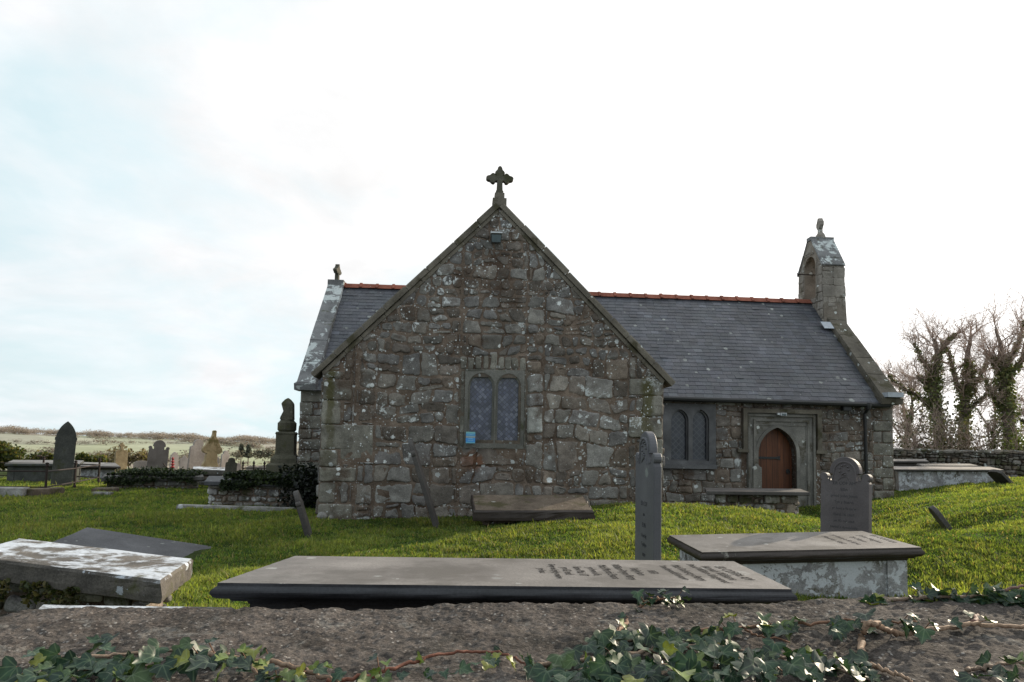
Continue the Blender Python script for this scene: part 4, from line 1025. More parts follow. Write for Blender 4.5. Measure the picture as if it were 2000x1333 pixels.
# foreground inscribed tomb
fg, fe, fi = tomb('chest_tomb', 'large smooth dark slate tomb with cut inscription, nearest behind the foreground wall',
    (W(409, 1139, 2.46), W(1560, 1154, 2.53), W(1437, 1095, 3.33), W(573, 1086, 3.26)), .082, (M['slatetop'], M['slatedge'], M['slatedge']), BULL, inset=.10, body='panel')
c, L_, W_, a, tilt, H = fi
lines = [(1427, 'ER COFFA AM', .062, 0), (1400, 'Hannah Williams', .058, 0), (1377, 'Priod William Llangwnad', .052, -.01), (1342, 'Mab Robert y Parry', .056, .0), (1314, 'Ymadawodd Ionawr', .05, 0), (1274, '1853', .05, 0),
         (1246, 'Hefyd am', .052, 0), (1218, 'William Pryse Parry', .054, 0), (1189, 'Mab Morris Evans', .054, 0), (1161, 'yr hwn a fu', .05, 0), (1134, 'farw Mai 17', .054, 0), (1109, 'yn 62 oed', .052, 0), (1086, 'Gwyn eu byd y meirw', .046, 0), (1060, 'yn Iesu', .046, 0)]
mb = MB()
for px, tx, s_, off in lines:
    p = WZ(px, 1118, c[2]); lx = math.cos(a)*(p[0]-c[0])+math.sin(a)*(p[1]-c[1])
    V, Fc = text(tx, s_)
    V = [(lx+v_[1]*1.0-s_*.3, -v_[0]*.98+off, H+.0018+v_[2]*.5+tilt[0]*(lx+v_[1])+tilt[1]*(-v_[0])) for v_ in V]
    obj('inscription_line', V, Fc, M['text'], fg)
# second slate topped tomb, lichened sides
t2, e2, i2 = tomb('chest_tomb', 'chest tomb with dark moulded slate top and white-blotched lichened sides, at the right',
    (W(1370, 1080, 6.1), W(1806, 1070, 6.15), W(1685, 1037, 7.05), W(1302, 1045, 6.95)), .12, (M['slatetop'], M['brownedge'], M['tombwash']), BULL, inset=.095, body='panel')
c, L_, W_, a, tilt, H = i2; mb = MB()
for kx, (px, tx) in enumerate(((1690, 'ER COF AM'), (1668, 'John Hughes'), (1646, 'Ty Mawr'), (1624, 'yr hwn a fu farw'), (1602, 'Mawrth 1861'))):
    p = WZ(px, 1052, c[2]); lx = math.cos(a)*(p[0]-c[0])+math.sin(a)*(p[1]-c[1]); V, Fc = text(tx, .075)
    mb.add([(lx+v_[1], -v_[0], H+.002+v_[2]*.5+tilt[0]*(lx+v_[1])+tilt[1]*(-v_[0])) for v_ in V], Fc); mb.build('inscription_line', M['textlight'], t2); mb = MB()
ROUGH = [(.02, -.15), (.004, -.14), (0, -.10), (.002, -.05), (0, -.02), (.012, -.002), (.03, 0)]
t31, _, i31 = tomb('chest_tomb', 'tilted chest tomb topped by thick slab blotched white with lichen, lower left',
     para(W(315, 1134, 4.3), W(378, 1091, 5.14), W(38, 1051, 5.5)), .15, (M['whiteslab'], M['whitestone']), ROUGH, inset=.13, body='rubble', jit=.012, sub=12, seed=4)
tomb('ledger_slab', 'plain flat grey ledger slab lying on the grass behind the white-lichened tomb', para(W(389, 1108, 7.6), W(432, 1070, 8.6), W(170, 1030, 8.33)), .1, (M['greyslab'], M['dark']), [(.02, -.1), (0, -.09), (0, -.01), (.01, 0)], inset=.06, jit=.006, sub=8, seed=6, cat_='grave slab')
tomb('ledger_slab', 'low white-lichened slab just behind the foreground wall, left of the inscribed tomb', (W(10, 1255, 2.33), W(475, 1262, 2.38), W(462, 1184, 2.85), W(80, 1181, 2.85)), .09, (M['whiteslab'], M['whitestone']), [(.02, -.09), (0, -.07), (0, -.015), (.015, 0)], inset=.1, jit=.01, sub=8, seed=7, cat_='grave slab', body='plain')
tomb('chest_tomb', 'low brown sandstone tomb with tilted top directly below the transept window', (W(926, 998, 9.75), W(1160, 998, 9.8), W(1140, 966, 10.55), W(918, 966, 10.5)), .085, (M['brownslab'], M['brownedge'], M['brownslab']), ROUGH, inset=.17, body='rubble', jit=.012, sub=10, seed=8)
tomb('ledger_slab', 'thin dark slab on a heap of pale rubble stones before the church door', (W(1384, 959, 11.9), W(1577, 962, 11.95), W(1568, 955, 12.9), W(1372, 953, 12.8)), .065, (M['slatew'], M['whitestone']), [(.01, -.065), (0, -.055), (0, -.01), (.008, 0)], inset=.16, body='rubble', jit=.004, sub=6, seed=9, cat_='grave slab', gdrop=.1)
# distant chest tombs on the left
tomb('chest_tomb', 'slate-sided chest tomb with broad pale top behind the pointed dark headstone, far left', (W(5, 905, 19.2), W(159, 907, 19.4), W(162, 899, 20.4), W(28, 899, 20.4)), .12, (M['slatetop'], M['dark'], M['dark']), BULL, inset=.08, body='panel')
tomb('chest_tomb', 'chest tomb with thin slate top and pale rubble sides, right of the slate-sided tomb', (W(118, 909, 21.2), W(236, 912, 21.2), W(226, 904, 22.2), W(112, 902, 22.2)), .1, (M['slatetop'], M['brownedge'], M['tombwash']), BULL, inset=.14, body='plain')
t6, _, i6 = tomb('chest_tomb', 'long low tomb swallowed by ivy in front of the shouldered headstones', (W(197, 934, 17.2), W(398, 931, 17.5), W(396, 925, 18.4), W(205, 927, 18.2)), .1, (M['slatew'], M['whitestone']), None, inset=.12, body='rubble', jit=.01, sub=6, seed=11)
t17, _, i17 = tomb('chest_tomb', 'short tomb with pale rounded lichened slab beside the small dark headstone', (W(375, 917, 18.7), W(441, 919, 18.7), W(440, 913, 19.5), W(378, 911, 19.5)), .09, (M['whiteslab'], M['whitestone']), ROUGH, inset=.06, body='rubble', jit=.012, sub=6, seed=12)
t18, _, i18 = tomb('chest_tomb', 'rubble chest tomb draped in dark ivy at the left of the church corner', (W(400, 940, 13.2), W(580, 944, 13.2), W(580, 932, 14.1), W(406, 930, 14.1)), .08, (M['greyslab'], M['whitestone']), None, inset=.07, body='rubble', jit=.008, sub=6, seed=13)
# right of the church
tomb('chest_tomb', 'long dark-topped chest tomb with lichened side against the right end of the church', (W(1742, 917, 16.9), W(1966, 918, 17.3), W(1930, 912, 18.3), W(1735, 911, 18.2)), .055, (M['slatetop'], M['slatew'], M['tombwash']), BULL, inset=.12, body='plain')
tomb('chest_tomb', 'slab-topped tomb mostly hidden behind the long tomb right of the church', (W(1800, 910, 18.7), W(1913, 910, 18.9), W(1895, 906, 19.8), W(1790, 906, 19.8)), .09, (M['slatetop'], M['slatew'], M['dark']), BULL, inset=.1, body='plain')
tomb('chest_tomb', 'dark tomb beside the church wall, hindmost of three at the right', (W(1730, 901, 20.3), W(1816, 901, 20.3), W(1806, 897, 21.2), W(1728, 897, 21.2)), .08, (M['slatetop'], M['slatew'], M['slatew']), BULL, inset=.08, body='panel')
# kerbs and loose slabs
def kerb(label, p0, p1, w_, h_, mat, seed, up=0):
    p0, p1 = np.array(p0), np.array(p1); d = p1-p0; L_ = math.hypot(d[0], d[1]); a = math.atan2(d[1], d[0]); c = (p0+p1)/2
    mb = MB().rects(L_, w_, [(0, -.2), (0, h_*.5), (.006, h_*.9), (.03, h_)], (0, 0), 0, .012, 10, seed)
    o = mb.build('kerb_stone', mat, None); o.location = (c[0], c[1], gz1(c[0], c[1])+up); o.rotation_euler = (0, 0, a); tag(o, label, 'kerb')
    NOGRASS.append((c[0], c[1], L_*.95, w_*.8, a))
M['kerbwhite'] = stone('whitened_kerb', (.16, .15, .14), (.36, .35, .34), 6, lich=.3, lsc=5, lcol=(.58, .58, .62), moss=.3, bump=.7)
kerb('long white grave kerb in the grass before the ivy-draped tomb', W(348, 998, 12.7), W(574, 1004, 12.5), .15, .085, M['kerbwhite'], 1)
kerb('pale kerb stone under the iron railing at the left edge', W(-40, 982, 14.8), W(50, 981, 14.9), .3, .2, M['kerbwhite'], 2)
kerb('brown kerb stone under the corner post of the iron railing', W(54, 980, 14.9), W(118, 972, 15.6), .25, .16, M['brownslab'], 3)
kerb('thin brown slab lying in the grass right of the railing', W(183, 972, 16.3), W(226, 971, 16.4), .4, .09, M['brownslab'], 4, .02)
kerb('small pale stone in the grass below the thin brown slab', W(182, 979, 15.5), W(218, 979, 15.5), .16, .07, M['kerbwhite'], 5)
# ------------------------------------------------------------------ headstones
def outline(kind, w_, h):
    q = w_/2
    if kind == 'gothic':
        s_ = h-w_*1.05; r_ = (q*q+(w_*1.05)**2)/(2*q); th = math.degrees(math.asin(min(1, w_*1.05/r_)))
        return [(-q, 0), (q, 0), (q, s_-.02), (q+.015, s_-.02), (q+.015, s_+.06)]+[(q-r_+r_*math.cos(R(t_)), s_+r_*math.sin(R(t_))) for t_ in np.linspace(6, th, 9)]+[(-q+r_-r_*math.cos(R(t_)), s_+r_*math.sin(R(t_))) for t_ in np.linspace(th, 6, 9)][1:]+[(-q-.015, s_+.06), (-q-.015, s_-.02), (-q, s_-.02)]
    if kind == 'lancet':
        s_ = h-w_*.8; return [(-q, 0), (q, 0)]+archhole(-q, q, 0, s_, h)[2:]
    if kind == 'round':
        return [(-q, 0), (q, 0)]+archhole(-q, q, 0, h-q*.95, h)[2:]
    if kind == 'ogee':          # shouldered: concave shoulders into a round head
        r_ = q*.62; zc = h-r_; s_ = zc-r_*.7
        L_ = [(-q, 0), (q, 0), (q, s_-.02), (q*.97, s_+.1*r_), (q*.86, s_+.2*r_), (q*.72, s_+.32*r_)]
        return L_+arc(0, zc, r_, -15, 195, 16)+[(-q*.72, s_+.32*r_), (-q*.86, s_+.2*r_), (-q*.97, s_+.1*r_), (-q, s_-.02)]
    if kind == 'ears':          # round head between two scroll ears with cut gaps
        e = q*.17; s_ = h-q*1.02; R_ = q*.62; zc = h-R_; k_ = q*.02
        half = [(q, s_-.02)]+arc(q-e+.012, s_+e, e, -62, 200, 10)+[(q-2.25*e, s_+k_), (q*.5, s_+k_), (q*.5, zc-q*.10), (R_, zc-q*.07)]
        return [(-q, 0), (q, 0)]+half+arc(0, zc, R_, 0, 180, 18)+[(-x_, z_) for x_, z_ in half[::-1]]
    if kind == 'peak':
        return [(-q, 0), (q, 0), (q, h-w_*.42), (q*.55, h-w_*.3), (0, h), (-q*.55, h-w_*.3), (-q, h-w_*.42)]
    if kind == 'flat':
        return [(-q, 0), (q, 0), (q, h-.06), (q*.6, h-.01), (0, h), (-q*.6, h-.02), (-q, h-.08)]
    if kind == 'crosspeak':     # gabled stone topped by a small cross bud
        s_ = h*.72; return [(-q, 0), (q, 0), (q, s_), (q*.9, s_+.06), (q*.34, s_+.1), (.05, h-.22), (.045, h-.15), (.085, h-.13), (.085, h-.07), (.04, h-.06), (.04, h), (-.04, h), (-.04, h-.06), (-.085, h-.07), (-.085, h-.13), (-.045, h-.15), (-.05, h-.22), (-q*.34, s_+.1), (-q*.9, s_+.06), (-q, s_)]
    if kind == 'trefoil':       # big lobed head with a bud on top
        s_ = h*.56; L_ = [(-q*.8, 0), (q*.8, 0), (q*.8, s_*.62), (q*.62, s_*.74), (q*.6, s_*.92)]
        L_ += arc(q*.62, s_+.10, q*.42, -100, 62, 7)+arc(0, h*.77, q*.5, 0, 62, 4)+[(q*.16, h*.9)]+arc(0, h*.95, q*.17, -30, 210, 8)+[(-q*.16, h*.9)]
        L_ += arc(0, h*.77, q*.5, 118, 180, 4)+arc(-q*.62, s_+.10, q*.42, 118, 280, 7)
        return L_+[(-q*.6, s_*.92), (-q*.62, s_*.74), (-q*.8, s_*.62)]
def plate(ol, th, ch=.012):
    ol = np.array(ol); n = len(ol); c = ol.mean(0)
    e1 = np.roll(ol, -1, 0)-ol; e0 = ol-np.roll(ol, 1, 0)
    nn = np.stack([e1[:, 1], -e1[:, 0]], 1)/np.linalg.norm(e1, axis=1)[:, None].clip(1e-5)+np.stack([e0[:, 1], -e0[:, 0]], 1)/np.linalg.norm(e0, axis=1)[:, None].clip(1e-5)
    nn /= np.linalg.norm(nn, axis=1)[:, None].clip(1e-5); inn = ol-nn*ch
    inn[:, 1] = np.where(ol[:, 1] <= 1e-6, 0, inn[:, 1])
    ring = lambda P, y: [(p[0], y, p[1]) for p in P]
    V = ring(inn, -th/2)+ring(ol, -th/2+ch)+ring(ol, th/2-ch)+ring(inn, th/2)
    Fc = [(r_*n+i, (r_+1)*n+i, (r_+1)*n+(i+1) % n, r_*n+(i+1) % n) for r_ in range(3) for i in range(n)]
    for t_ in tessellate_polygon([[Vector((p[0], p[1], 0)) for p in inn]]):
        A_, B_, C_ = [inn[i] for i in t_]; ar = (B_[0]-A_[0])*(C_[1]-A_[1])-(C_[0]-A_[0])*(B_[1]-A_[1])
        t_ = tuple(t_) if ar > 0 else (t_[0], t_[2], t_[1])
        Fc.append(t_); Fc.append(tuple(x+3*n for x in t_[::-1]))
    return V, Fc
def headstone(label, px, pyt, Y_, w_, th, yaw, kind, mat, lean=0, roll=0, base=None, group=None, h=None, inscr=None, panel=False, sink=.12):
    p = W(px, pyt, Y_); x, y = p[0], p[1]
    if base: bb = W(base[0], base[1], Y_); x, y = bb[0], bb[1]
    zg = gz1(x, y)-sink; h = h or (p[2]-zg)/max(.3, math.cos(R(lean)))
    o = thing('headstone', label, 'headstone', (x, y, zg), 0, group); o.rotation_euler = (R(lean), R(roll), R(yaw))
    V, Fc = plate(outline(kind, w_, h), th, min(.006, th*.1)); obj('stone', V, Fc, mat, o)
    if panel:
        mb = MB(); q = w_/2; zc = h-q*.62
        mb.tube([(x_, -th/2, z_) for x_, z_ in arc(0, zc-.01, q*.44, -5, 185, 18)], .012, 6)
        for sx in (-1, 1): mb.tube([(sx*q*.44, -th/2, zc-.02), (sx*q*.5, -th/2, h-w_*.52)], .010, 6); mb.tube([(sx*q*.62, -th/2, h-w_*.5), (sx*q*.6, -th/2, h-w_*.42)], .012, 6)
        for kx in range(9): a_ = kx*.7; mb.lathe([(.004, -.012), (.016, -.004), (.012, .004), (.002, .008)], 6, c=(.05*math.cos(a_)*(1 if kx < 8 else 0), -th/2, zc+.02+.055*math.sin(a_)))
        mb.tube(spline([(-.07, -th/2, h-w_*.50), (-.03, -th/2-.002, zc-.07), (.03, -th/2-.002, zc-.05), (.07, -th/2, h-w_*.52)], 8), .006, 5)
        mb.build('carved_head', mat, o)
    if inscr:
        for tx, s_, z_ in inscr:
            V, Fc = text(tx, s_); mb = MB(); mb.add([(v_[0], -th/2-.0012-v_[2], z_+v_[1]) for v_ in V], Fc); mb.build('inscription_line', M['textlight'], o)
    return o
H = headstone
LN = 'weathered headstones on the lawn left of the church'
H('tall dark headstone with pointed arch head inside the iron railings', 127, 823, 18, .46, .10, 38, 'gothic', M['dark'], 1, 2, group=LN)
H('slim pale sandstone headstone topped by a broken cross, beyond the tombs', 238, 865, 25, .40, .14, 48, 'crosspeak', M['sand'], 0, 0, group=LN)
H('low squarish white headstone left of the leaning eared headstone', 276, 900, 26, .52, .08, 30, 'flat', M['grey'], group=LN)
H('broad grey headstone with two scroll ears, leaning slightly right', 307, 860, 21, .56, .09, 38, 'ears', M['brownstone'], -2, 4, group=LN)
H('thin pale lancet headstone behind the red-beaded grave ornament', 340, 883, 27, .32, .07, 55, 'lancet', M['grey'], 0, 2, group=LN)
H('small white pointed headstone, left of the tall shouldered one', 361, 890, 28, .36, .07, 45, 'peak', M['grey'], group=LN)
H('narrow sliver of pale headstone half hidden by the tall shouldered one', 371, 901, 28.5, .25, .07, 45, 'flat', M['grey'], group=LN)
H('tall pale grey headstone with rounded shoulders, left of the lobed cross', 383, 858, 22.5, .52, .09, 50, 'ogee', M['grey'], 0, 4, group=LN)
H('mossy yellow stone carved as a lobed cross with ball top', 410, 838, 21, .56, .17, 42, 'trefoil', M['sand'], 0, 5, group=LN)
H('small pale pointed headstone at the right foot of the lobed cross', 422, 890, 26, .22, .06, 40, 'peak', M['grey'], group=LN)
H('slim grey round-shouldered headstone between lobed cross and dark stump', 438, 880, 24, .30, .07, 55, 'ogee', M['grey'], 0, 4, group=LN)
H('squat dark headstone standing on the ivy-draped tomb edge', 448, 894, 15.2, .24, .08, 25, 'ogee', M['cross'], 0, 3, group=LN)
H('tiny pale headstone beside the spear-topped railing', 464, 905, 30, .30, .08, 45, 'round', M['grey'], group=LN)
H('grey headstone edge showing just left of the obelisk', 541, 880, 21, .42, .08, 55, 'ogee', M['grey'], 0, 6, group=LN)
for px, w_ in ((492, .5), (512, .45)): H('faint low pale headstone beyond the spear-topped railing', px, 910, 33, w_, .08, 30, 'flat', M['grey'], group='pale headstones beyond the spear railing')
LE = 'headstones standing near the church walls'
H('tall thin slate headstone leaning left in front of the transept wall', 803, 879, 10.4, .55, .065, -86, 'ears', M['slatew'], 18.5, 0, (856, 1036), LE, h=1.46, sink=.06)
H('short thin slate headstone leaning left near the transept corner', 584, 962, 9.5, .42, .07, -77, 'ears', M['slatew'], 18, 0, (606, 1046), LE, h=.70, sink=.06)
ins26 = [('ER COF', .05, .98), ('am', .04, .90), ('ELIN', .05, .81), ('Gwraig', .045, .73), ('Tyddyn', .045, .66), ('1870', .04, .58)]
H('tall upright slate headstone with arched scroll top, seen nearly edge-on', 1266, 843, 5.5, .50, .062, -84, 'ears', M['slate'], 0, 0, group=LE, inscr=ins26, panel=True)
ins28 = [('ER COF AM', .05, .83), ('Ellin', .05, .76), ('priod John Jones', .045, .69), ('Tyn y Buarth', .042, .62), ('yr hon a fu farw', .042, .55), ('Ebrill 16 1869', .042, .48), ('yn 43 ml. oed', .042, .41), ('Hefyd y dywededig', .04, .34), ('JOHN JONES', .042, .27)]
H('slate headstone with scroll shoulders standing behind the lichened tomb, facing left', 1640, 893, 7.8, .54, .085, -50, 'ears', M['slatebrown'], -3, 0, (1650, 1040), group=LE, inscr=ins28, panel=True, sink=.15)
H('small dark stone leaning left on the sunlit bank at the right', 1838, 990, 8.7, .24, .06, -106, 'round', M['slatew'], 34, 0, (1862, 1033), group=LE, h=.44, sink=.05)
H('dark slate leaning steeply off the end of the long right-hand tomb', 1945, 916, 16.5, .4, .08, -80, 'flat', M['slatew'], 48, 0, (1972, 942), group=LE, h=.62, sink=.1)
H('small grey stone standing at the left foot of the church door', 1478, 906, 15.0, .2, .08, 10, 'peak', M['dressed'], group=LE)
# ------------------------------------------------------------------ obelisk
p = W(563, 778, 16.2); zg = gz1(p[0], p[1]); Hh = p[2]-zg; s_ = 16.2/1333
ob = thing('obelisk_monument', 'tall weathered stone monument with chipped pointed top beside the church corner', 'monument', (p[0], p[1], zg), R(8))
r2 = math.sqrt(2)*s_; top = Hh
mb = MB(); z0 = top-s_*160
mb.lathe([(30*r2, -.1), (30*r2, top-s_*130), (27*r2, top-s_*127), (24*r2, top-s_*126), (24*r2, top-s_*118), (21*r2, top-s_*113), (18*r2, top-s_*111)], 4, R(45)); mb.build('plinth', M['obelisk'], ob)
mb = MB(); mb.lathe([(18*r2, top-s_*111), (17*r2, top-s_*108), (17*r2, top-s_*72), (18.5*r2, top-s_*69), (16*r2, top-s_*66)], 4, R(45)); mb.build('pedestal', M['obelisk'], ob)
mb = MB(); mb.lathe([(15*s_, top-s_*66), (18*s_, top-s_*62), (18*s_, top-s_*49), (14*s_, top-s_*45), (12.5*s_, top-s_*42)], 12); mb.build('collar', M['obelisk'], ob)
mb = MB(); mb.lathe([(12*r2, top-s_*42), (11.6*r2, top-s_*38), (11.2*r2, top-s_*26), (10.6*r2, top-s_*12), (9.5*r2, top-s_*9), (5*r2, top-s_*3), (1*r2, top)], 4, R(45))
mb.V = [((v_[0]+.06 if (v_[0] < -.05 and top-s_*36 < v_[2] < top-s_*20) else v_[0]), v_[1], v_[2]) for v_ in mb.V]; mb.build('shaft', M['obelisk'], ob)
# ------------------------------------------------------------------ iron railings
def railing(label, posts, heights, rails, spear=False, bars=0):
    o = thing('iron_railing', label, 'railing', (posts[0][0], posts[0][1], gz1(posts[0][0], posts[0][1])))
    ox, oy, oz = o.location
    for (x, y), h in zip(posts, heights):
        z = gz1(x, y)-oz; mb = MB()
        if spear: mb.lathe([(.022, -.1), (.022, h-.2), (.05, h-.18), (.022, h-.15), (.05, h-.1), (.0, h)], 8, c=(x-ox, y-oy, z))
        else: mb.lathe([(.045, -.1), (.045, .08), (.028, .1), (.026, h-.1), (.045, h-.09), (.045, h-.06), (.026, h-.05), (.04, h-.02), (.02, h)], 8, c=(x-ox, y-oy, z))
        mb.build('post', M['iron'], o)
    for hz_ in rails:
        mb = MB()
        for (a, b) in zip(posts[:-1], posts[1:]): mb.tube([(a[0]-ox, a[1]-oy, gz1(*a)-oz+hz_), (b[0]-ox, b[1]-oy, gz1(*b)-oz+hz_)], .017, 6)
        mb.build('rail', M['iron'], o)
    return o
pA = W(88, 970, 15.3); pB = W(145, 955, 17.4); pC = W(192, 946, 19.4); pD = W(-120, 972, 15.1); pE = W(82, 950, 19.6); pG = W(-60, 950, 19.2)
railing('rusty iron grave railing of two rails around the dark pointed headstone', [pG[:2], pE[:2], pC[:2], pB[:2], pA[:2], pD[:2]], [.72]*6, [.17, .52])
q = [W(x, 925, 22)[:2] for x in (474, 495, 516, 534)]
railing('short iron railing with spear-topped posts between the dark stump and the obelisk', q, [.62]*4, [.36], True)
p = W(338, 884+8, 20.5); zg = gz1(p[0], p[1])
o = thing('grave_ornament', 'small dark stem strung with red beads in front of thin pale headstone', 'ornament', (p[0], p[1], zg)); hh = p[2]-zg
mb = MB().tube([(0, 0, -.1), (0, 0, hh-.35)], .05, 6); mb.tube(spline([(-.05, 0, hh-.38), (-.18, 0, hh-.33), (-.3, .02, hh-.2)], 6), .02, 5); mb.build('stem', M['iron'], o)
mb = MB()
for kx in range(4): mb.lathe([(.02, 0), (.075-.01*kx, .04), (.02, .085)], 8, c=(0, 0, hh-.36+.085*kx))
mb.build('red_beads', plain('red_paint', (.3, .03, .03), .5), o)
# ------------------------------------------------------------------ boundary wall on the right
bw0, bw1 = np.array([9.2, 23.6]), np.array([27., 22.0]); d = bw1-bw0; Lw = np.linalg.norm(d); aw = math.atan2(d[1], d[0])
bw = thing('drystone_wall', 'rough drystone boundary wall below the bare trees', 'wall', (bw0[0], bw0[1], .5), aw)
core = MB(); core.box((Lw/2, .32, .4), (Lw, .5, 1.3)); core.build('wall_core', M['mortar'], bw)
rn = random.Random(77)
topf = lambda x: 1.08+.05*float(vn(x*1.3, 1, 5))
P2 = rubble([(0, -.2), (Lw, -.2), (Lw, 1.22), (0, 1.22)], .10, .22, .8, 2.0, rn, (), None, .05, .5)
V, Fc, C = stones(P2, rn, .012, .06, tone_any, .015); mb = MB().add(V, Fc, C)
x = 0
while x < Lw:                                     # cope stones along the top
    ww = rn.uniform(.15, .4); hh = rn.uniform(.05, .14); b_ = len(mb.V)
    mb.rects(ww, .5, [(.0, -.14), (0, 0), (.02, hh*.7), (.06, hh)], (rn.uniform(-.1, .1), 0), 1.13, .035, 3, rn.random()*50, tone_any(None, rn, 1))
    for i in range(b_, len(mb.V)): v_ = mb.V[i]; mb.V[i] = (v_[0]+x+ww/2, v_[1]+.3, v_[2])
    x += ww*.98
mb.build('wall_stone', M['oldwall'], bw, True, True)
# ------------------------------------------------------------------ trees
def grow(out, p, d, ln, r_, lev, rn, maxlev, wig=.22, up=.08):
    n = max(3, int(ln/(.35 if lev < 2 else .16))); n = min(n, 14); pts = [p]; rad = [r_]; dirs = [d]
    r1 = r_*(.45 if lev < maxlev else .35)
    for i in range(n):
        d = d+np.array([rn.gauss(0, wig), rn.gauss(0, wig), rn.gauss(0, wig)+up])*(.7 if lev else .35); d /= np.linalg.norm(d)
        p = p+d*ln/n; pts.append(p); rad.append(max(.0045, r_+(r1-r_)*(i+1)/n)); dirs.append(d)
    out.append((np.array(pts), np.array(rad), lev))
    if lev >= maxlev: return
    k_ = [6, 7, 6, 5, 4][lev]
    for i in range(k_):
        f = rn.uniform(.5 if lev == 0 else .22, 1.0) if i else 1.0
        j = min(n, max(1, int(f*n))); b = dirs[j]
        a = np.array([rn.gauss(0, 1), rn.gauss(0, 1), rn.gauss(0, .6)]); a -= b*a.dot(b); a /= np.linalg.norm(a)
        sp = R(rn.uniform(22, 62)) if i else R(rn.uniform(5, 25))
        nd_ = b*math.cos(sp)+a*math.sin(sp)
        grow(out, pts[j], nd_, ln*rn.uniform(.42, .72), max(.0045, rad[j]*rn.uniform(.5, .72)), lev+1, rn, maxlev, wig, up)
def tree(label, px, pyb, Y_, h, r_, seed, ivy=0, maxlev=4, dirx=0, group='bare trees behind the drystone wall', cat_='tree', name='bare_tree', first=.42, nm=None):
    rn = random.Random(seed); p = W(px, pyb, Y_); x, y = p[0], p[1]; z = gz1(x, y) if Y_ < 40 else p[2]
    o = thing(name, label, cat_, (x, y, z), 0, group); out_ = []
    grow(out_, np.array([0, 0, -.2]), np.array([dirx, 0, 1])/math.hypot(dirx, 1), h*first, r_, 0, rn, maxlev)
    for nm_, mat, lv, sides in (('trunk', M['bark'], (0, 1), 8), ('crown', M['twig'], (2, 3, 4, 5), 3)):
        Vs = []; Fs = []; b = 0
        for P, rd, lev in out_:
            if lev not in lv: continue
            V, Fc = tube_np(P, rd, sides); Vs.append(V); Fs.append(Fc+b); b += len(V)
        if Vs: obj(nm_, np.concatenate(Vs), np.concatenate(Fs), mat, o, sides > 4)
    if ivy:
        Ps = []
        for P, rd, lev in out_:
            if lev > 1: continue
            seg = int((1500 if lev == 0 else 300)*ivy)
            f = rng.random(seg)**(1.2 if lev == 0 else 2); ii = f*(len(P)-1); i0 = ii.astype(int).clip(0, len(P)-2); fr = (ii-i0)[:, None]
            c = P[i0]*(1-fr)+P[i0+1]*fr; rad = (rd[i0][:, None]+.02)+(.42 if lev == 0 else .17)*(1-f[:, None])**.6*rng.random((seg, 1))
            dd = rng.normal(size=(seg, 3)); dd /= np.linalg.norm(dd, axis=1)[:, None]; Ps.append(c+dd*rad)
        V, Fc, C = leaf_cloud(np.concatenate(Ps), .10, [(.07, .09, .03), (.11, .13, .045), (.16, .16, .065)])
        obj('ivy_cover', V, Fc, M['darkivy'], o, col=C)
    return o
def limbtree(label, Y_, limbs, seed, ivy):
    rn = random.Random(seed); base = W(*limbs[0][0][0], Y_); x, y = base[0], base[1]; z = gz1(x, y)
    o = thing('bare_tree', label, 'tree', (x, y, z), 0, 'bare trees behind the drystone wall'); org = np.array([x, y, z]); out_ = []; big = []
    for k_, (pp, ra, rb) in enumerate(limbs):
        dy = rn.uniform(-.5, .5) if k_ else 0
        P = np.array([W(px, py, Y_+dy*(q/(len(pp)-1))) for q, (px, py) in enumerate(pp)])-org
        if k_ == 0: P[0, 2] = -.2
        P = spline(P, 16); P[1:] += rng.normal(size=(15, 3))*.018; rd = np.linspace(ra*(.78 if k_ == 0 else .9), rb, 16); big.append((P, rd, k_))
        for q in range(3, 16):
            for _ in range(2 if q > 6 or k_ else 1):
                if rn.random() < (.45 if q > 6 else .6) and q < 15: continue
                dr = P[q]-P[q-1]; dr /= np.linalg.norm(dr); a = np.array([rn.gauss(0, 1), rn.gauss(0, .7), rn.gauss(.3, .6)]); a -= dr*a.dot(dr); a /= np.linalg.norm(a)
                sp = R(rn.uniform(25, 70)) if q < 15 else R(rn.uniform(5, 30))
                grow(out_, P[q], dr*math.cos(sp)+a*math.sin(sp), rn.uniform(.45, 1.25), min(.03, rd[q]*.5), 2, rn, 4, .26, .06)
    for nm_, src, mat, sides in (('trunk', big, M['bark'], 8), ('crown', out_, M['twig'], 3)):
        Vs = []; Fs = []; b = 0
        for P, rd, lev in src: V, Fc = tube_np(P, rd, sides); Vs.append(V); Fs.append(Fc+b); b += len(V)
        obj(nm_, np.concatenate(Vs), np.concatenate(Fs), mat, o, sides > 4)
    Ps = []
    for P, rd, k_ in big:
        n = int((2300 if k_ == 0 else 420)*ivy); f = rng.random(n)**1.2*.66 if k_ == 0 else rng.random(n)**1.8; ii = f*(len(P)-1); i0 = ii.astype(int).clip(0, len(P)-2); fr = (ii-i0)[:, None]
        c = P[i0]*(1-fr)+P[i0+1]*fr; dd = rng.normal(size=(n, 3)); dd /= np.linalg.norm(dd, axis=1)[:, None]
        Ps.append(c+dd*(rd[i0][:, None]+.02+(.30 if k_ == 0 else .10)*(1-f[:, None])**.6*rng.random((n, 1))))
    V, Fc, C = leaf_cloud(np.concatenate(Ps), .10, [(.10, .12, .045), (.15, .17, .065), (.21, .20, .09)]); obj('ivy_cover', V, Fc, M['darkivy'], o, col=C)
limbtree('ivy-clad tree with thick crooked limbs, nearest the church', 27, [([(1836, 890), (1833, 830), (1823, 770), (1828, 725), (1831, 692), (1822, 662)], .30, .06), ([(1828, 790), (1812, 750), (1796, 738)], .14, .09), ([(1826, 800), (1790, 772), (1762, 757), (1735, 733)], .12, .03), ([(1830, 700), (1850, 668), (1868, 652)], .07, .025), ([(1825, 740), (1800, 700), (1785, 672)], .07, .02)], 5, 1.3)
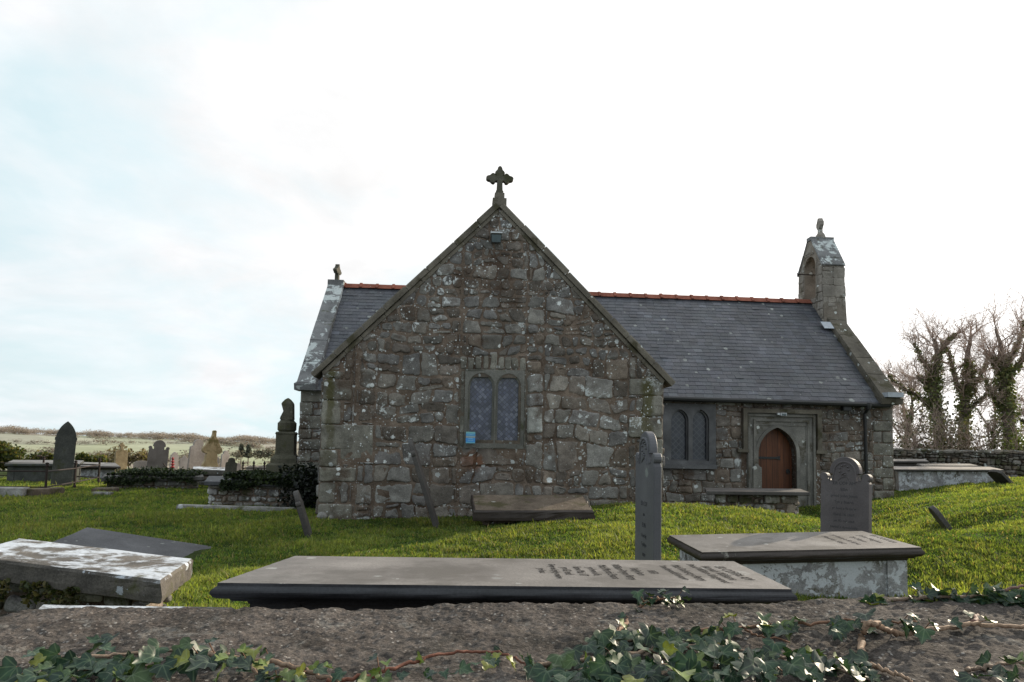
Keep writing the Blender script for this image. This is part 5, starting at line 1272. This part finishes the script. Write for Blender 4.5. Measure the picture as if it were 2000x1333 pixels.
limbtree('forked tree with ivied lower trunk, middle of the bare trees', 28, [([(1880, 890), (1882, 825), (1886, 772), (1894, 740), (1888, 708), (1893, 676), (1899, 655)], .28, .05), ([(1886, 775), (1868, 750), (1862, 722), (1853, 690), (1836, 664)], .13, .03), ([(1888, 770), (1908, 745), (1924, 718), (1932, 690)], .09, .025), ([(1884, 800), (1905, 790), (1925, 770)], .07, .03)], 12, 1.1)
limbtree('tallest bare tree with thick ivied trunk, near the right edge', 26, [([(1978, 890), (1971, 830), (1963, 770), (1960, 732), (1955, 700), (1950, 662), (1944, 638)], .32, .03), ([(1961, 735), (1966, 706), (1985, 680), (1996, 648), (2000, 628)], .11, .025), ([(1963, 750), (1985, 718), (2003, 690), (2012, 655)], .10, .03), ([(1961, 738), (1948, 715), (1941, 700)], .10, .07), ([(1968, 800), (1940, 775), (1925, 740)], .07, .02)], 23, 1.5)
tree('slender pale multi-branched tree rising directly behind the church gable end', 1772, 884, 31, 9.0, .12, 31, .3, 4, -.1, first=.35)
tree('thin bare tree between church gable and the first ivied tree', 1800, 885, 33, 9.2, .09, 44, .2, 4, -.05, first=.35)
tree('thin bare tree between the forked and the tallest tree', 1928, 886, 31, 7.5, .09, 51, .4, 4, .1, first=.35)
tree('bare tree cut by the right edge of the view', 2035, 888, 30, 6.2, .18, 66, 1, 4, -.1)
for kx, (px, Y_, w_, h_, lb) in enumerate(((1765, 25.5, .9, 1.7, 'twiggy scrub bush behind the wall beside the church gable'), (1815, 25.6, 1.0, 2.5, 'dense twiggy ivy bush at the foot of the first ivied tree'), (1868, 25.8, 1.0, 2.4, 'dense ivied bush around the forked tree'), (1930, 25.4, 1.0, 1.6, 'open twiggy bush between the forked and tallest trees'), (1995, 25., .9, 1.7, 'leafy green bush at the foot of the tallest tree'))):
    p = W(px, 884, Y_); z = gz1(p[0], p[1]); o = thing('bush', lb, 'bush', (p[0], p[1], z), 0, 'scrub behind the drystone wall')
    rn = random.Random(900+kx); Vs = []; Fs = []; b = 0
    for j in range(11):
        out_ = []; a = rn.uniform(0, 6.28); grow(out_, np.array([rn.gauss(0, w_*.35), rn.gauss(0, .3), 0]), np.array([math.cos(a)*.4, math.sin(a)*.4, 1]), h_*rn.uniform(.5, .85), .014, 2, rn, 4)
        for P, rd, lev in out_: V, Fc = tube_np(P, rd, 3); Vs.append(V); Fs.append(Fc+b); b += len(V)
    obj('twigs', np.concatenate(Vs), np.concatenate(Fs), M['twig'], o)
    n = (350, 1300, 1300, 350, 1300)[kx]
    P = blob(n, (0, 0, h_*.5), (w_, .7, h_*.6), .2); P = P[vn(P[:, 0]*3, P[:, 2]*3, kx) > -.25]
    V, Fc, C = leaf_cloud(P, .11, [(.08, .085, .045), (.13, .12, .065), (.18, .155, .09)] if kx < 4 else [(.09, .11, .03), (.17, .20, .04)]); obj('foliage', V, Fc, M['darkivy'], o, col=C)
# bushes and scrub far left, conifers across the valley
def bush(label, px, pyt, Y_, w_, cols, n, seed, grp, leaf=.12, dens=.3):
    p = W(px, pyt, Y_); z = gz1(p[0], p[1]) if Y_ < 55 else float(hillz(np.array([p[0]]), np.array([p[1]]))[0]); h = p[2]-z
    o = thing('bush', label, 'bush', (p[0], p[1], z), 0, grp); rn = random.Random(seed); L_ = []
    for j in range(9):
        c = (rn.uniform(-w_, w_)*.62, rn.uniform(-.4, .4)*w_*.5, h*rn.uniform(.3, .78)); rr_ = h*rn.uniform(.24, .36); L_.append(blob(n//9, c, (rr_*1.2, rr_, rr_), dens))
    V, Fc, C = leaf_cloud(np.concatenate(L_), leaf, cols); obj('foliage', V, Fc, M['bush'], o, col=C)
    mb = MB()
    for j in range(5): a = rn.uniform(0, 6.3); mb.tube(spline([(0, 0, -.1), (math.cos(a)*w_*.2, .1, h*.35), (math.cos(a)*w_*.5, math.sin(a)*.3, h*.75)], 6), .03, 5)
    mb.build('stems', M['bark'], o)
GB = [(.06, .075, .02), (.10, .11, .028), (.17, .13, .035), (.04, .05, .018)]
BB = [(.20, .15, .10), (.26, .19, .12), (.17, .13, .09)]
bush('large green gorse bush at the left edge of the churchyard', 22, 862, 30, 1.25, GB, 3200, 1, 'bushes along the left boundary', .13)
bush('smaller green bush between the gorse and the dark pointed headstone', 84, 878, 31, .8, GB, 1700, 2, 'bushes along the left boundary', .13)
bush('low green hedge bush right of the dark pointed headstone', 178, 886, 31, 1.0, GB, 1900, 3, 'bushes along the left boundary', .13)
bush('brown leafless thicket behind the slim sandstone headstone', 258, 874, 40, 1.5, BB, 2400, 4, 'bushes along the left boundary', .14, .1)
bush('low brown scrub between the slim sandstone headstone and the hedge', 212, 888, 42, 1.2, BB, 1400, 5, 'bushes along the left boundary', .14, .1)
for px, pyt, Y_, lb in ((472, 868, 300, 'dark conifer, left of the pair across the valley'), (486, 869, 300, 'dark conifer, right of the pair across the valley')):
    p = W(px, pyt, Y_); z = p[2]-6.2; o = thing('conifer_tree', lb, 'tree', (p[0], p[1], z)); P = []
    for j in range(7): P.append(blob(160, (0, 0, 1.2+j*.75), (2.0-j*.2, 2.0-j*.2, .7), .3))
    V, Fc, C = leaf_cloud(np.concatenate(P), .7, [(.09, .105, .08), (.12, .13, .105)]); obj('crown', V, Fc, M['far'], o, col=C)
    MB().tube([(0, 0, -3), (0, 0, 4)], .25, 6).build('trunk', M['bark'], o)
P = np.concatenate([blob(150, WZ(0, 0, 0)*0+W(x, 884+rng.uniform(0, 5), 290), (3.2, 2, 2.2), .3) for x in (500, 508, 516, 524, 532, 464)])
V, Fc, C = leaf_cloud(P, .8, [(.12, .13, .10), (.16, .15, .12), (.20, .18, .14)]); tag(obj('valley_copse', V, Fc, M['far'], col=C), 'grey-green copse trailing right of the two conifers across the valley', 'copse', kind='stuff')
# ------------------------------------------------------------------ dark ivy on tombs and in the church corner
def ivy_growth(label, pts, size=.062, cols=((.012, .02, .010), (.022, .034, .014), (.04, .055, .02))):
    V, Fc, C = leaf_cloud(np.asarray(pts), size, list(cols)); c = np.asarray(pts).mean(0)
    o = obj('ivy_growth', V-c, Fc, M['darkivy'], None, col=C); o.location = c; tag(o, label, 'ivy')
def on_tomb(info, u0, u1, n, drop, zup=.03):
    c, L_, W_, a, tilt, Hh = info; u = rng.uniform(u0, u1, n)*L_/2
    drp = drop*(.5+.5*vn(u*2.2, u*0+3, 8)); s_ = rng.random(n)*(W_+drp.clip(.05)); topm = s_ < W_
    v_ = np.where(topm, W_/2-s_, -W_/2-.03-rng.random(n)*.05); zz = np.where(topm, zup+rng.random(n)*.08*(1+vn(u*3, v_*3, 2)), -(s_-W_))
    x = c[0]+u*math.cos(a)-v_*math.sin(a); y = c[1]+u*math.sin(a)+v_*math.cos(a)
    return np.stack([x, y, c[2]+zz], 1)
def front_edge(info, u0, u1, n):
    c, L_, W_, a, tilt, Hh = info; u = rng.uniform(u0, u1, n); u = u[vn(u*7, u*0, 4) > -.25]*L_/2; n = len(u)
    v_ = -W_/2-rng.random(n)*.02; zz = -.13-.14*rng.random(n)**1.5+.03*vn(u*9, u*0, 6)
    return np.stack([c[0]+u*math.cos(a)-v_*math.sin(a), c[1]+u*math.sin(a)+v_*math.cos(a), c[2]+zz+tilt[0]*u+tilt[1]*v_], 1)
ivy_growth('dark ivy mat over the rubble chest tomb by the church corner', on_tomb(i18, -.45, 1.08, 6500, .5))
ivy_growth('ivy smothering the long low tomb on the left lawn', np.concatenate([on_tomb(i6, -.75, .95, 5000, .55), on_tomb(i6, -.6, .9, 500, .2, .1)]))
ivy_growth('moss and ivy hanging along the front edge of the white-blotched tilted tomb', front_edge(i31, -1.0, .5, 700), .035, ((.03, .04, .012), (.06, .065, .02), (.10, .085, .03)))
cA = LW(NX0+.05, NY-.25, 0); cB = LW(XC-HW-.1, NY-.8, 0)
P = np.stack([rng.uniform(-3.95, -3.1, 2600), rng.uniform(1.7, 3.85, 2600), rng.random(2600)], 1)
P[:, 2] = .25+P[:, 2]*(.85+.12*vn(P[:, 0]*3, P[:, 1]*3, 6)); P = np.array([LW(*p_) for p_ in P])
ivy_growth('shadowed ivy and bramble filling the corner between nave and transept', P, .08, ((.006, .008, .006), (.012, .017, .009)))  # leaf colours near black: the shade of the corner is painted in
P = i6; wv_ = None
# ------------------------------------------------------------------ overhead wire
o = thing('overhead_wire', 'thin overhead wire rising to the right above the bare trees', 'wire', W(1600, 712, 36))
p0, p1 = W(1600, 712, 36), W(2500, 372, 36); mb = MB()
mb.tube([tuple(p0*(1-f)+p1*f-p0-np.array([0, 0, .55*4*f*(1-f)])) for f in np.linspace(0, 1, 30)], .009, 4); mb.build('cable', M['black'], o)
# ------------------------------------------------------------------ wall in front, with ivy
SIL = [(-900, 1200), (-300, 1210), (0, 1207), (50, 1192), (200, 1190), (330, 1191), (450, 1191), (540, 1189), (640, 1192), (740, 1193), (820, 1187), (900, 1180), (1000, 1178), (1100, 1180), (1220, 1181), (1440, 1183), (1520, 1180), (1600, 1174), (1700, 1168), (1850, 1168), (2000, 1170), (2400, 1180), (3000, 1180)]
sx_ = []; sz_ = []
for px, py in SIL: p = W(px, py, 2.03); sx_.append(p[0]); sz_.append(p[2])
def wz(x, y, fine=True):
    z = np.interp(x, sx_, sz_)*1.0; f = np.clip((2.03-y)/.9, 0, 1); m = 1.6-.486
    z = z*(1-f)+m*f+.018*fbm(x*2.6, y*2.6, 3, 40)*np.clip((2.03-y)*6, .15, 1)+.007*fbm(x*9, y*9, 2, 44)*np.clip((2.03-y)*6, .3, 1)-.012*f
    if fine: z = z+.0045*fbm(x*26, y*26, 3, 50)+.0035*vn(x*85, y*85, 60)
    z = z-np.clip(1.08-y, 0, 1)**2*3.0 - np.clip(y-2.04, 0, 1)**2*60
    return z
xs = np.linspace(-3.4, 3.4, 1150); ys = np.concatenate([np.linspace(.78, 1.2, 40)[:-1], np.linspace(1.2, 2.13, 190)])
X, Y = np.meshgrid(xs, ys); Z = wz(X, Y); n = X.size
V = np.stack([X.ravel(), Y.ravel(), Z.ravel()], 1); Fc = grid(xs, ys)
# faces down to the ground on both sides
fr = np.stack([xs, xs*0+.76, xs*0-.1], 1); bk = np.stack([xs, xs*0+2.15, xs*0-.1], 1); m = len(xs); i = np.arange(m-1)
Fc = np.concatenate([Fc, np.stack([n+i, n+i+1, i+1, i], 1), np.stack([n-m+i, n-m+i+1, n+m+i+1, n+m+i], 1)])
fw = obj('roughcast_wall', np.concatenate([V, fr, bk]), Fc, M['roughcast'], None, True); tag(fw, 'broad gritty roughcast wall top across the foreground, hung with ivy', 'wall')
def VP(px, py, lift=.012):
    z = 1.6-.486
    for _ in range(6): p = WZ(px, py, z); z = float(wz(np.array([p[0]]), np.array([p[1]]), False)[0])+lift if p[1] < 2.03 else z
    return W(px, py, 2.0) if p[1] > 2.03 else p
LOBE = [(.10, -.10), (.30, -.10), (.52, .06), (.46, .22), (.30, .32), (.40, .52), (.36, .62), (.20, .62), (.07, .86), (0, 1.0)]
LV = [(0, 0), (0, .3), (0, .58)]+LOBE+[(-x, y) for x, y in LOBE[:-1]]
nL = len(LOBE); rimR = [0]+[3+i for i in range(nL)]; rimL = [0]+[3+nL+i for i in range(nL-1)]+[3+nL-1]
def fan(rim, flip):
    T = []
    for a_, b_ in zip(rim[:-1], rim[1:]):
        ya = (LV[a_][1]+LV[b_][1])/2; c_ = 1 if ya < .42 else 2
        if a_ == 0: T.append((0, b_, 1)); continue
        T.append((a_, b_, c_))
    # stitch where the centre changes
    for a_, b_ in zip(rim[1:-1], rim[2:]):
        y0_, y1_ = (LV[a_][1]+LV[b_][1])/2, 0
    idx = [k_ for k_ in range(1, len(rim)-1) if (LV[rim[k_]][1]+LV[rim[k_+1]][1])/2 >= .42][0]
    T.append((rim[idx], 2, 1))
    return [t_[::-1] for t_ in T] if flip else T
LF = np.array(fan(rimR, False)+fan(rimL, True)); LV = np.array(LV)
def leafset(items):
    Vs = []; Fs = []; Cs = []; Us = []; b = 0
    for pos, tip, nrm, s_, col, fold, curl in items:
        tip = tip/np.linalg.norm(tip); nrm = nrm-tip*nrm.dot(tip); nrm /= np.linalg.norm(nrm); sd = np.cross(tip, nrm)
        x, y = LV[:, 0], LV[:, 1]; wob = 1+.1*rng.normal()
        h = np.abs(x)*fold-curl*y*y+.05*np.sin(x*9+y*7)
        Vs.append(pos+s_*(sd*(x*wob)[:, None]+tip*y[:, None]+nrm*h[:, None])); Fs.append(LF+b); b += len(LV)
        sh = np.ones(len(LV))*.9; sh[:3] = 1.5; sh[3:] += .25*(rng.random(len(LV)-3)-.5)
        Cs.append(np.array(col)[None, :]*sh[:, None]); Us.append(np.stack([x+.5, y*.5+.2, 0*x], 1))
    leafset.uv = np.concatenate(Us)
    return np.concatenate(Vs), np.concatenate(Fs), np.concatenate(Cs)
GREENS = [(.014, .033, .021), (.020, .044, .026), (.030, .058, .032), (.016, .029, .022), (.042, .07, .028)]
PALE = [(.10, .14, .03), (.16, .17, .035), (.09, .12, .04)]
def vine(label, paths, clusters, dens=9, sizes=(.03, .05), rad=.006, yellow=.06, stemc=(1, 1, 1)):
    o = None; items = []; mb = MB(); allp = []
    for pth in paths:
        pw = [VP(px, py, .014+(q[2] if len(q) > 2 else 0)) for q in pth for px, py in [q[:2]]]
        P = spline(pw, max(8, len(pw)*7)); P += .0022*rng.normal(size=P.shape); allp.append(P)
    org = allp[0][0]
    o = thing('ivy_vine', label, 'ivy', tuple(org), 0, 'ivy trailing over the foreground wall')
    for k_, P in enumerate(allp):
        r_ = rad*(1 if k_ == 0 else .65); mb.tube(P-org, np.linspace(r_, r_*.55, len(P))*(1+.05*rng.normal(size=len(P))).clip(.8, 1.2), 7, stemc)
        ln = np.linalg.norm(np.diff(P, axis=0), axis=1).sum(); n = int(ln*dens*2.2)
        for _ in range(n):
            i = rng.integers(0, len(P)); s_ = rng.uniform(*sizes); a = rng.uniform(0, 6.28)
            items.append((P[i]+np.array([math.cos(a)*.018, math.sin(a)*.018, rng.uniform(.005, .03)]), s_))
            mb.tube([P[i]-org, items[-1][0]-org], .0013, 4, (.8, .6, .5))
    for (px, py, w_, h_, n, *lf_) in clusters:
        for _ in range(n):
            p = VP(px+rng.normal()*w_*.62, py+rng.normal()*h_*.6, rng.uniform(.008, .05)*(lf_[0] if lf_ else 1)); items.append((p, rng.uniform(*sizes)))
    L_ = []
    for p, s_ in items:
        a = rng.normal(-math.pi/2, 1.0); tip = np.array([math.cos(a), math.sin(a), rng.normal(-.35, .35)])
        nrm = np.array([rng.normal(0, .35), rng.normal(-.35, .35), 1.0])
        if rng.random() < .15: nrm = np.array([rng.normal(), rng.normal(), .2])
        col = PALE[rng.integers(0, 3)] if rng.random() < yellow else GREENS[rng.integers(0, 5)]
        L_.append((p-org, tip, nrm, s_, col, rng.uniform(.05, .5), rng.uniform(-.1, .35)))
    mb.build('stem', M['stem'], o, True, True)
    V, Fc, C = leafset(L_); lo = obj('leaves', V, Fc, M['ivyleaf'], o, True, C)
    ua = lo.data.color_attributes.new('Leaf', 'FLOAT_COLOR', 'POINT'); ua.data.foreach_set('color', np.concatenate([leafset.uv, np.ones((len(V), 1))], 1).astype(np.float32).ravel())
vine('ivy clump with lobed dark leaves at the lower left corner', [[(20, 1330), (110, 1296), (220, 1280), (330, 1272), (430, 1282)], [(60, 1333), (180, 1310), (300, 1300)]], [(60, 1320, 60, 20, 12), (140, 1312, 70, 22, 14), (220, 1302, 80, 22, 14), (310, 1292, 70, 16, 11), (400, 1284, 60, 10, 9), (215, 1252, 18, 14, 4), (75, 1275, 14, 10, 3)], 6, (.024, .056), .005, .12)
vine('pale woody ivy stem with sparse leaves left of centre', [[(400, 1278), (470, 1288), (560, 1298), (620, 1318), (660, 1329)], [(480, 1290), (505, 1318), (540, 1332)]], [(480, 1280, 60, 14, 9), (470, 1300, 50, 10, 6)], 5, (.022, .042), .007, .3, (1.2, 1.15, 1.1))
vine('long reddish ivy runner arching across the middle of the wall', [[(640, 1331), (720, 1318), (780, 1303), (850, 1282), (920, 1273), (990, 1280), (1040, 1306)]], [(640, 1305, 30, 12, 5), (1000, 1285, 50, 12, 6), (960, 1290, 40, 14, 5), (700, 1325, 60, 8, 7), (560, 1318, 70, 10, 9), (860, 1318, 90, 10, 6)], 2.5, (.02, .034), .0045, .5, (.75, .42, .36))
vine('ivy shoot climbing to the back edge of the wall, right of centre', [[(1190, 1252), (1215, 1225), (1240, 1198), (1262, 1176, .01), (1290, 1168, .02)], [(1262, 1176), (1300, 1168, .02), (1330, 1172, .01)]], [(1290, 1172, 30, 5, 8), (1210, 1230, 20, 14, 5)], 7, (.024, .036), .006, .25, (1, .8, .7))
vine('big heap of glossy ivy leaves at the bottom right of centre', [[(1050, 1300), (1150, 1287), (1260, 1270), (1380, 1266), (1480, 1276), (1580, 1292), (1680, 1322)], [(1130, 1310), (1250, 1300), (1400, 1305), (1560, 1318)], [(1160, 1270), (1280, 1245), (1420, 1250)]], [(1120, 1308, 50, 18, 14), (1190, 1280, 60, 28, 20), (1260, 1305, 70, 22, 20), (1320, 1255, 50, 18, 16), (1400, 1285, 60, 22, 20), (1500, 1290, 70, 22, 22), (1600, 1300, 60, 20, 20), (1250, 1240, 40, 14, 10), (1340, 1320, 120, 10, 22)], 8, (.024, .062), .006, .07)
vine('ivy strand with spaced leaves along the middle of the wall top at right', [[(1330, 1238), (1420, 1228), (1500, 1222), (1600, 1216), (1700, 1215), (1790, 1214)], [(1450, 1226), (1490, 1245), (1540, 1252)]], [(1450, 1226, 40, 8, 7), (1540, 1218, 30, 8, 7), (1620, 1220, 30, 8, 6), (1720, 1205, 40, 18, 12)], 5, (.026, .05), .005, .12, (.8, .6, .5))
vine('thick pale bent ivy stem at the lower right', [[(1681, 1333), (1682, 1290), (1684, 1255), (1690, 1228, .03), (1706, 1218, .04), (1728, 1228, .02), (1760, 1238), (1810, 1232), (1880, 1222), (1940, 1222), (2040, 1228)], [(1690, 1300), (1740, 1312), (1780, 1330)]], [(1790, 1222, 50, 8, 6), (1680, 1310, 20, 14, 6)], 2.2, (.026, .05), .0085, .15, (1.35, 1.25, 1.15))
vine('ivy runners crowding the back edge of the wall at far right', [[(1680, 1192), (1740, 1176), (1800, 1168, .01), (1880, 1164, .012), (1960, 1166, .012), (2060, 1165)], [(1700, 1200), (1780, 1184), (1860, 1182), (1940, 1186), (2040, 1182)]], [(1715, 1185, 24, 16, 9), (1780, 1172, 40, 10, 12), (1850, 1168, 36, 12, 18, 1.8), (1930, 1168, 40, 12, 16, 2.2), (1990, 1172, 30, 12, 12, 1.5), (1720, 1190, 20, 8, 6, 2.4)], 7, (.026, .060), .006, .12)
vine('dry ivy shoot arching up against the grass at the right edge', [[(1902, 1215), (1918, 1190, .01), (1940, 1166, .03), (1968, 1150, .05), (2010, 1145, .06)]], [(1945, 1145, 16, 8, 3)], 3, (.02, .036), .006, .15, (.7, .55, .6))
vine('few ivy leaves at the bottom right corner of the wall', [[(1890, 1310), (1950, 1298), (2040, 1290)]], [(1960, 1300, 40, 16, 8), (1900, 1322, 60, 8, 5)], 4, (.028, .048), .005, .1)
make_grass()
